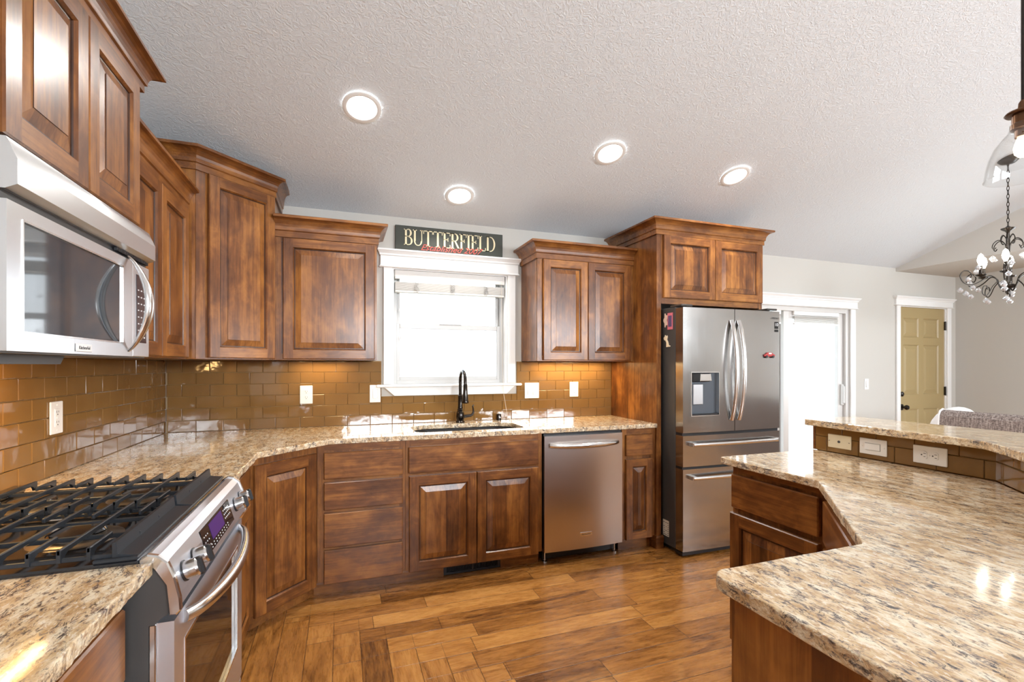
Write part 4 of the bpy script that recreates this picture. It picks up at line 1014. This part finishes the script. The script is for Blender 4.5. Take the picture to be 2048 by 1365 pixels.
mb = MB(); mb.box(.832, .872, yf(.86) - .0012, yf(.86) + .004, 1.612, 1.664); st_ = mb.build('warranty_sticker', BGL, dR)
text('sticker_lettering', '10', .034, GLYPH, st_, (.852, yf(.86) - .0016, 1.642), (R(90), 0, 0), .0002)
mb = MB(); mb.box(.832, .872, yf(.86) - .0012, yf(.86) + .004, 1.588, 1.606); mb.build('warranty_strip', BGL, dR)
t = None
mb = MB(); mb.box(-.0012, .0, .072, .140, .095, .210); lb = mb.build('rating_label', plain('paper_label', (.72, .68, .58), .6), fr)
mb = MB(); random.seed(5)
for i in range(7):
    for j in range(3):
        if random.random() < .8: mb.box(-.0018, -.0012, .077 + j * .021, .077 + j * .021 + random.uniform(.006, .017), .103 + i * .0145, .107 + i * .0145)
mb.build('label_print', SCR, lb)
# magnets on the side and door
t = thing('photo_magnet', 'pink framed photo magnet on the upper side of the refrigerator', 'magnet', (3.2725, -.685, 1.655), 0)
mb = MB(); mb.box(-.003, 0, -.046, .010, -.060, .060); mb.build('frame', plain('pink_frame', (.62, .16, .20), .4), t)
mb = MB(); mb.box(-.0038, -.003, -.037, .001, -.040, .040); mb.build('picture', plain('photo_print', (.10, .07, .16), .3), t)
t = thing('flower_magnet', 'pale flower shaped magnet at the back edge of the refrigerator side', 'magnet', (3.2725, -.652, 1.665), 0)
mb = MB(); mb.prism([(.020 * (1 + .3 * math.cos(5 * a)) * math.cos(a), .045 * (1 + .2 * math.cos(5 * a)) * math.sin(a)) for a in [i * math.pi / 15 for i in range(30)]], -.003, 0, 'x'); mb.build('petals', plain('petal_cream', (.70, .50, .40), .5), t)
t = thing('dog_magnet', 'small cream dog shaped magnet low on the refrigerator side', 'magnet', (3.2725, -.667, 1.512), 0)
mb = MB(); mb.prism([(-.038, -.040), (.006, -.042), (.004, -.012), (.014, .006), (.030, .010), (.036, .026), (.022, .036), (.018, .046), (.008, .036), (-.004, .042), (-.008, .030), (-.002, .012), (-.014, -.006), (-.022, -.030), (-.036, -.032)], -.004, 0, 'x'); mb.build('dog', plain('dog_cream', (.80, .66, .46), .5), t)
t = thing('car_magnet', 'small red toy car magnet on the right refrigerator door', 'magnet', (4.048, -.8425, 1.415), 0)
mb = MB(); mb.prism([(-.052, -.012), (.048, -.012), (.052, .0), (.034, .008), (.018, .018), (-.018, .018), (-.034, .006), (-.052, .002)], -.012, -.001, 'y', ch=.002); mb.build('car_body', plain('car_red', (.42, .05, .05), .3), t)
mb = MB(); mb.prism([(-.014, .006), (.016, .006), (.012, .015), (-.012, .015)], -.0135, -.012, 'y'); mb.build('car_window', WPL, t)
for xx in (-.032, .030): mb = MB(); mb.lathe([(.0001, .0155), (.010, .015), (.010, .004)], (xx, 0, -.013), 14, axis='y'); mb.build('wheel', BLK, t)

# ------------------------------------------------------------------ sign over the window
CREAM = plain('cream_lettering', (.78, .68, .44), .6); RED = plain('red_lettering', (.50, .08, .06), .6)
sg = thing('name_sign', 'dark green wooden sign reading BUTTERFIELD on top of the window head', 'sign', (1.82, -.016, 2.1735), 0)
mb = MB(); mb.box(-.408, .408, -.010, .010, 0, .181, 0, .0015); mb.build('board', plain('sign_dark_green', (.028, .030, .018), .55), sg)
def glyph(mb, ch, x, z, w, h, y0, y1):
    S = .17 * w + .004; T = .006; q = []
    if ch in 'EF': S = .0135
    S = .0135
    def rc(a, b, c, d): mb.box(x + a, x + b, y0, y1, z + c, z + d)
    def serif(a, zz, up=False): rc(a - .007, a + S + .007, zz, zz + T * .8)
    def arc(cx, cz_, rx, rz, a0, a1, th=S, n=14):
        for i in range(n):
            A, B_ = R(a0 + (a1 - a0) * i / n), R(a0 + (a1 - a0) * (i + 1) / n)
            def P(a, k): t_ = T + (th - T) * abs(math.cos(a)); return (x + cx + (rx - k * t_) * math.cos(a), z + cz_ + (rz - k * T) * math.sin(a))
            mb.prism([P(A, 0), P(B_, 0), P(B_, 1), P(A, 1)], y0, y1, 'y')
    if ch == 'B':
        rc(.007, .007 + S, 0, h); rc(0, .5 * w, 0, T); rc(0, .5 * w, h - T, h); rc(.007, .5 * w, h * .52, h * .52 + T)
        arc(.45 * w, h * .76 + T / 4, w * .45, h * .24 + T / 4, -90, 90); arc(.5 * w, h * .26 + T / 4, w * .5, h * .26 + T / 4, -90, 90)
    if ch == 'U':
        rc(.007, .007 + S, h * .3, h); rc(w - .013, w - .007, h * .3, h); rc(0, .028, h - T, h); rc(w - .022, w, h - T, h)
        arc(w / 2, h * .3, w / 2 - .007, h * .3, 180, 360, S * .8)
    if ch == 'T':
        rc(w / 2 - S / 2, w / 2 + S / 2, 0, h); rc(0, w, h - T, h); rc(w / 2 - .016, w / 2 + .016, 0, T); rc(0, .005, h - .024, h); rc(w - .005, w, h - .024, h)
    if ch in 'EFLDRI':
        rc(.007, .007 + S, 0, h); rc(0, .007 + S + .007, 0, T); rc(0, .007 + S + .007, h - T, h)
    if ch in 'EF':
        rc(.007, w, h - T, h); rc(w - .005, w, h - .024, h); rc(.007, w * .72, h * .52, h * .52 + T); rc(w * .72 - .005, w * .72, h * .44, h * .66)
    if ch in 'EL': rc(.007, w, 0, T); rc(w - .005, w, 0, .026)
    if ch == 'D':
        rc(0, .45 * w, 0, T); rc(0, .45 * w, h - T, h); arc(.42 * w, h / 2, w * .58, h / 2, -90, 90)
    if ch == 'R':
        rc(0, .5 * w, h - T, h); rc(.007, .5 * w, h * .48, h * .48 + T); arc(.45 * w, h * .74, w * .45, h * .26, -90, 90)
        mb.prism([(x + w * .42, z + h * .48), (x + w * .62, z + h * .48), (x + w + .004, z), (x + w * .84, z)], y0, y1, 'y'); rc(w * .82, w + .008, 0, T * .8)
x = -.347; lw = {'B': .062, 'U': .074, 'T': .070, 'E': .058, 'R': .066, 'F': .054, 'I': .030, 'L': .058, 'D': .074}
word = 'BUTTERFIELD'; tot = sum(lw[c] for c in word); gap = (.694 - tot) / (len(word) - 1)
for c_ in word:
    mb = MB(); glyph(mb, c_, x, .040, lw[c_], .116, -.0125, -.0102); mb.build('letter', CREAM, sg); x += lw[c_] + gap
text('script_lettering', 'Established 2007', .062, RED, sg, (.0, -.0138, .030), (R(90), 0, 0), .0008, .45, off=0.0, sx=1.1)

# ------------------------------------------------------------------ pendant over the bar
PX, PY = 3.40, -2.535
pd = thing('pendant_light', 'clear glass dome pendant with bronze cap over the bar at the right edge', 'pendant lamp', (PX, PY, 2.0), 0)
zc = cz(PY) - 2.0
mb = MB(); mb.tube([(0, 0, .30), (0, 0, zc - .02)], .0055, 10); mb.build('rod', BRZ, pd)
mb = MB(); mb.lathe([(.0001, zc + .03), (.065, zc + .03), (.065, zc - .012), (.05, zc - .025), (.001, zc - .028)], (0, 0, 0), 28); mb.build('canopy', BRZ, pd)
PB = plain('antique_bronze', (.12, .055, .025), .3, .8)
mb = MB(); mb.lathe([(.006, .31), (.012, .30), (.014, .275), (.046, .268), (.050, .262), (.046, .258), (.030, .256), (.030, .225), (.034, .222), (.034, .205), (.022, .20), (.022, .175), (.001, .175)], (0, 0, 0), 28); mb.build('socket_cap', PB, pd)
mb = MB(); o_ = [(r * .88, .225 - (.225 - z) * .875) for r, z in [(.040, .225), (.041, .205), (.046, .190), (.064, .168), (.088, .132), (.104, .09), (.113, .045), (.118, .006), (.121, .0)]]
mb.lathe(o_ + [(r - .003, z + .0005) for r, z in o_[::-1]], (0, 0, 0), 48); mb.build('glass_shade', PGL, pd)
BULB = plain('lit_bulb', (1, .9, .7), .4, emit=(1, .80, .50), es=8)
mb = MB(); mb.lathe([(.012, .190), (.013, .178), (.021, .155), (.0255, .135), (.0225, .115), (.012, .103), (.001, .100)], (0, 0, 0), 24); mb.build('bulb', BULB, pd)

# ------------------------------------------------------------------ chandelier
s_ = 3.59; u_ = (2016 - 1024) / F_PX
HX, HY = CX + s_ * (math.sin(TH) + u_ * math.cos(TH)), -CD + s_ * (math.cos(TH) - u_ * math.sin(TH))
def zpx(py): return CH + (HOR - py) / F_PX * s_
chd = thing('chandelier', 'dark scroll arm chandelier with glass crystals over the dining table', 'chandelier', (HX, HY, zpx(590)), 0)
ZB0 = zpx(590); H = lambda py: zpx(py) - ZB0
CBR = plain('chandelier_bronze', (.045, .038, .032), .3, .8)
mb = MB(); mb.lathe([(.0001, H(590)), (.010, H(588)), (.013, H(584)), (.006, H(578)), (.030, H(577)), (.045, H(574)), (.040, H(570)), (.012, H(566)), (.010, H(530)), (.016, H(522)), (.010, H(510)), (.012, H(480)), (.009, H(466)), (.016, H(463)), (.038, H(459)), (.042, H(457)), (.018, H(455)), (.006, H(452))], (0, 0, 0), 18); mb.build('column', CBR, chd)
ztop = cz(HY) - ZB0; n_l = int((ztop - .03 - H(452)) / .030); mb = MB()
for k in range(n_l):
    zc_ = H(452) + .012 + k * .030; a = (k % 2) * math.pi / 2
    mb.tube([(.007 * math.cos(q) * math.cos(a), .007 * math.cos(q) * math.sin(a), zc_ + .019 * math.sin(q)) for q in [i * math.pi / 6 for i in range(12)]], .0022, 6, closed=True)
mb.build('chain', CBR, chd)
mb = MB(); mb.lathe([(.0001, ztop + .02), (.06, ztop + .02), (.06, ztop - .01), (.04, ztop - .03), (.008, ztop - .036), (.006, ztop - .05)], (0, 0, 0), 24); mb.build('canopy', CBR, chd)
CBULB = plain('lit_candle_bulb', (1, .95, .88), .4, emit=(1, .93, .80), es=14)
def drop(mb, c, r=.022):
    mb.lathe([(.0005, r * 1.0), (r * .35, r * .8), (r * .9, r * .1), (r * .95, -r * .2), (r * .55, -r * .75), (.0005, -r * .95)], c, 8, smooth=False)
for k in range(6):
    a = k * math.pi / 3 + .35
    Mk = Matrix.Rotation(a, 4, 'Z')
    mb = MB(); m0 = H(545)
    pts = [(.010, 0, H(568)), (.05, 0, H(575)), (.10, 0, H(570)), (.125, 0, H(556)), (.13, 0, H(548))]
    sc_ = [(.012, 0, H(575)), (.03, 0, H(582)), (.055, 0, H(568)), (.07, 0, H(556)), (.11, 0, H(550)), (.16, 0, H(560)), (.21, 0, H(566)), (.26, 0, H(562)), (.285, 0, H(548)), (.265, 0, H(538)), (.235, 0, H(538)), (.215, 0, H(546)), (.225, 0, H(554)), (.24, 0, H(553))]
    def cat(P_l, m=5):
        P_l = [Vector(p) for p in P_l]; out = []
        for i in range(len(P_l) - 1):
            p0, p1, p2, p3 = P_l[max(i - 1, 0)], P_l[i], P_l[i + 1], P_l[min(i + 2, len(P_l) - 1)]
            for j in range(m):
                t_ = j / m; out.append(.5 * ((2 * p1) + (p2 - p0) * t_ + (2 * p0 - 5 * p1 + 4 * p2 - p3) * t_ ** 2 + (3 * p1 - p0 - 3 * p2 + p3) * t_ ** 3))
        out.append(P_l[-1]); return out
    mb.tube(cat(sc_), .0042, 6)
    mb.tube(cat([(.06, 0, H(562)), (.09, 0, H(572)), (.11, 0, H(584)), (.13, 0, H(590)), (.15, 0, H(584)), (.145, 0, H(572)), (.125, 0, H(570)), (.12, 0, H(578))]), .0035, 6)
    mb.tube(cat([(.010, 0, H(505)), (.015, 0, H(490)), (.035, 0, H(482)), (.06, 0, H(480)), (.085, 0, H(486)), (.092, 0, H(494)), (.08, 0, H(498)), (.07, 0, H(494))]), .0035, 6)
    mb.tube(cat([(.004, 0, H(490)), (.01, 0, H(478)), (.028, 0, H(470)), (.042, 0, H(476)), (.038, 0, H(486)), (.026, 0, H(488))]), .003, 6)
    mb.lathe([(.002, H(552)), (.030, H(549)), (.034, H(547)), (.014, H(546)), (.012, H(545))], (.16, 0, 0), 14)
    arm = mb.build('scroll_arm', CBR, chd, Mk)
    mb = MB(); mb.lathe([(.011, H(546)), (.011, H(529)), (.001, H(529))], (.16, 0, 0), 12); mb.build('candle_sleeve', CBR, arm, Mk)
    mb = MB(); mb.lathe([(.008, H(529)), (.019, H(521)), (.021, H(516)), (.014, H(508)), (.001, H(504))], (.16, 0, 0), 12); mb.build('bulb', CBULB, arm, Mk)
    for c in ((.285, 0, H(577)), (.250, 0, H(584)), (.245, .02, H(556)), (.13, 0, H(600)), (.09, 0, H(515)), (.205, -.01, H(572)), (.19, .03, H(534))):
        mb = MB(); drop(mb, c, .021); mb.build('crystal', CRY, chd, Mk)

# ------------------------------------------------------------------ dining furniture beyond the bar
bq = thing('dining_bench', 'taupe woven upholstered bench back with white piping behind the bar', 'bench', (5.42, -2.05, 0), 0)
mb = MB()
bk = [(-.10, .40), (-.075, .90), (-.07, .955), (-.055, .985), (-.025, .998), (.0, .985), (.015, .95), (.03, .45)]
mb.prism(bk, -.84, .835, 'y'); mb.build('backrest', FAB, bq)
mb = MB(); mb.box(-.10, .50, -.82, .82, .30, .47, 0, .03); mb.build('seat', FAB, bq)
PIP = plain('white_piping', (.85, .84, .82), .6)
for y in (.838, -.842):
    mb = MB(); mb.tube([(-.102, y, .40), (-.078, y, .90), (-.073, y, .958), (-.056, y, .99), (-.024, y, 1.003), (.003, y, .99), (.018, y, .95), (.033, y, .45)], .0065, 8); mb.build('piping', PIP, bq)
for sx in (-.06, .46):
    for sy in (-.76, .76): mb = MB(); mb.tube([(sx, sy, 0), (sx, sy, .30)], [.014, .022], 10); mb.build('leg', WH, bq)
# white moulded chair: only the rounded back top shows
s2 = 4.25; u2 = (1906 - 1024) / F_PX
cx2, cy2 = CX + s2 * (math.sin(TH) + u2 * math.cos(TH)), -CD + s2 * (math.cos(TH) - u2 * math.sin(TH))
wc = thing('dining_chair', 'white moulded chair with a rounded back peeking over the bench', 'chair', (cx2, cy2, 0), R(-43))
mb = MB(); N1, N2 = 16, 10; V = []; top = CH - (812 - HOR) / F_PX * s2
for j in range(N2 + 1):
    v = j / N2
    for i in range(N1 + 1):
        a = math.pi * (i / N1 - .5) * 1.05; rr = .215 * (1 - .10 * v)
        zt = .47 + (top - .47) * v * (math.cos(a) ** .45 if math.cos(a) > 0 else 0)
        V.append((rr * math.sin(a), .02 - .13 * math.cos(a) + (.10 * (1 - v)) - .0, zt))
Fq = [(j * (N1 + 1) + i, j * (N1 + 1) + i + 1, (j + 1) * (N1 + 1) + i + 1, (j + 1) * (N1 + 1) + i) for j in range(N2) for i in range(N1)]
mb.add(V, Fq, 0, True); sh = mb.build('back_shell', WPL, wc, ang=180); sm_ = sh.modifiers.new('thickness', 'SOLIDIFY'); sm_.thickness = .008
mb = MB(); mb.lathe([(.0001, .44), (.16, .445), (.21, .46), (.215, .475), (.19, .468), (.001, .452)], (0, .09, 0), 24); mb.build('seat', WPL, wc)
for sx in (-1, 1):
    for sy in (-1, 1): mb = MB(); mb.tube([(sx * .21, .09 + sy * .20, 0), (sx * .08, .09 + sy * .08, .443)], [.009, .013], 10); mb.build('leg', WV, wc)
dt = thing('dining_table', 'stained wood dining table mostly hidden behind the bar', 'table', (6.0, -2.05, 0), 0)
mb = MB(); mb.box(-.02, .75, -.80, .80, .70, .735, 0, .005); mb.build('tabletop', [WY], dt)
for sx in (.04, .69):
    for sy in (-.74, .74): mb = MB(); mb.box(sx - .03, sx + .03, sy - .03, sy + .03, 0, .70, 0, .003); mb.build('leg', [WV], dt)

GR_ = {'wall_cabinet': 'wooden wall cabinets', 'base_cabinet': 'wooden base cabinets', 'peninsula_cabinet': 'cabinets under the peninsula top', 'recessed_light': 'recessed lights in the sloped ceiling',
       'wall_outlet': 'outlets on the tile', 'light_switch': 'light switches', 'door_blind': 'blinds of the patio door', 'granite_counter': 'granite worktops', 'tile_backsplash': 'brown glass tile areas'}
for o in list(bpy.data.objects):
    k = o.name.split('.')[0]
    if o.parent is None and k in GR_ and 'label' in o: o['group'] = GR_[k]
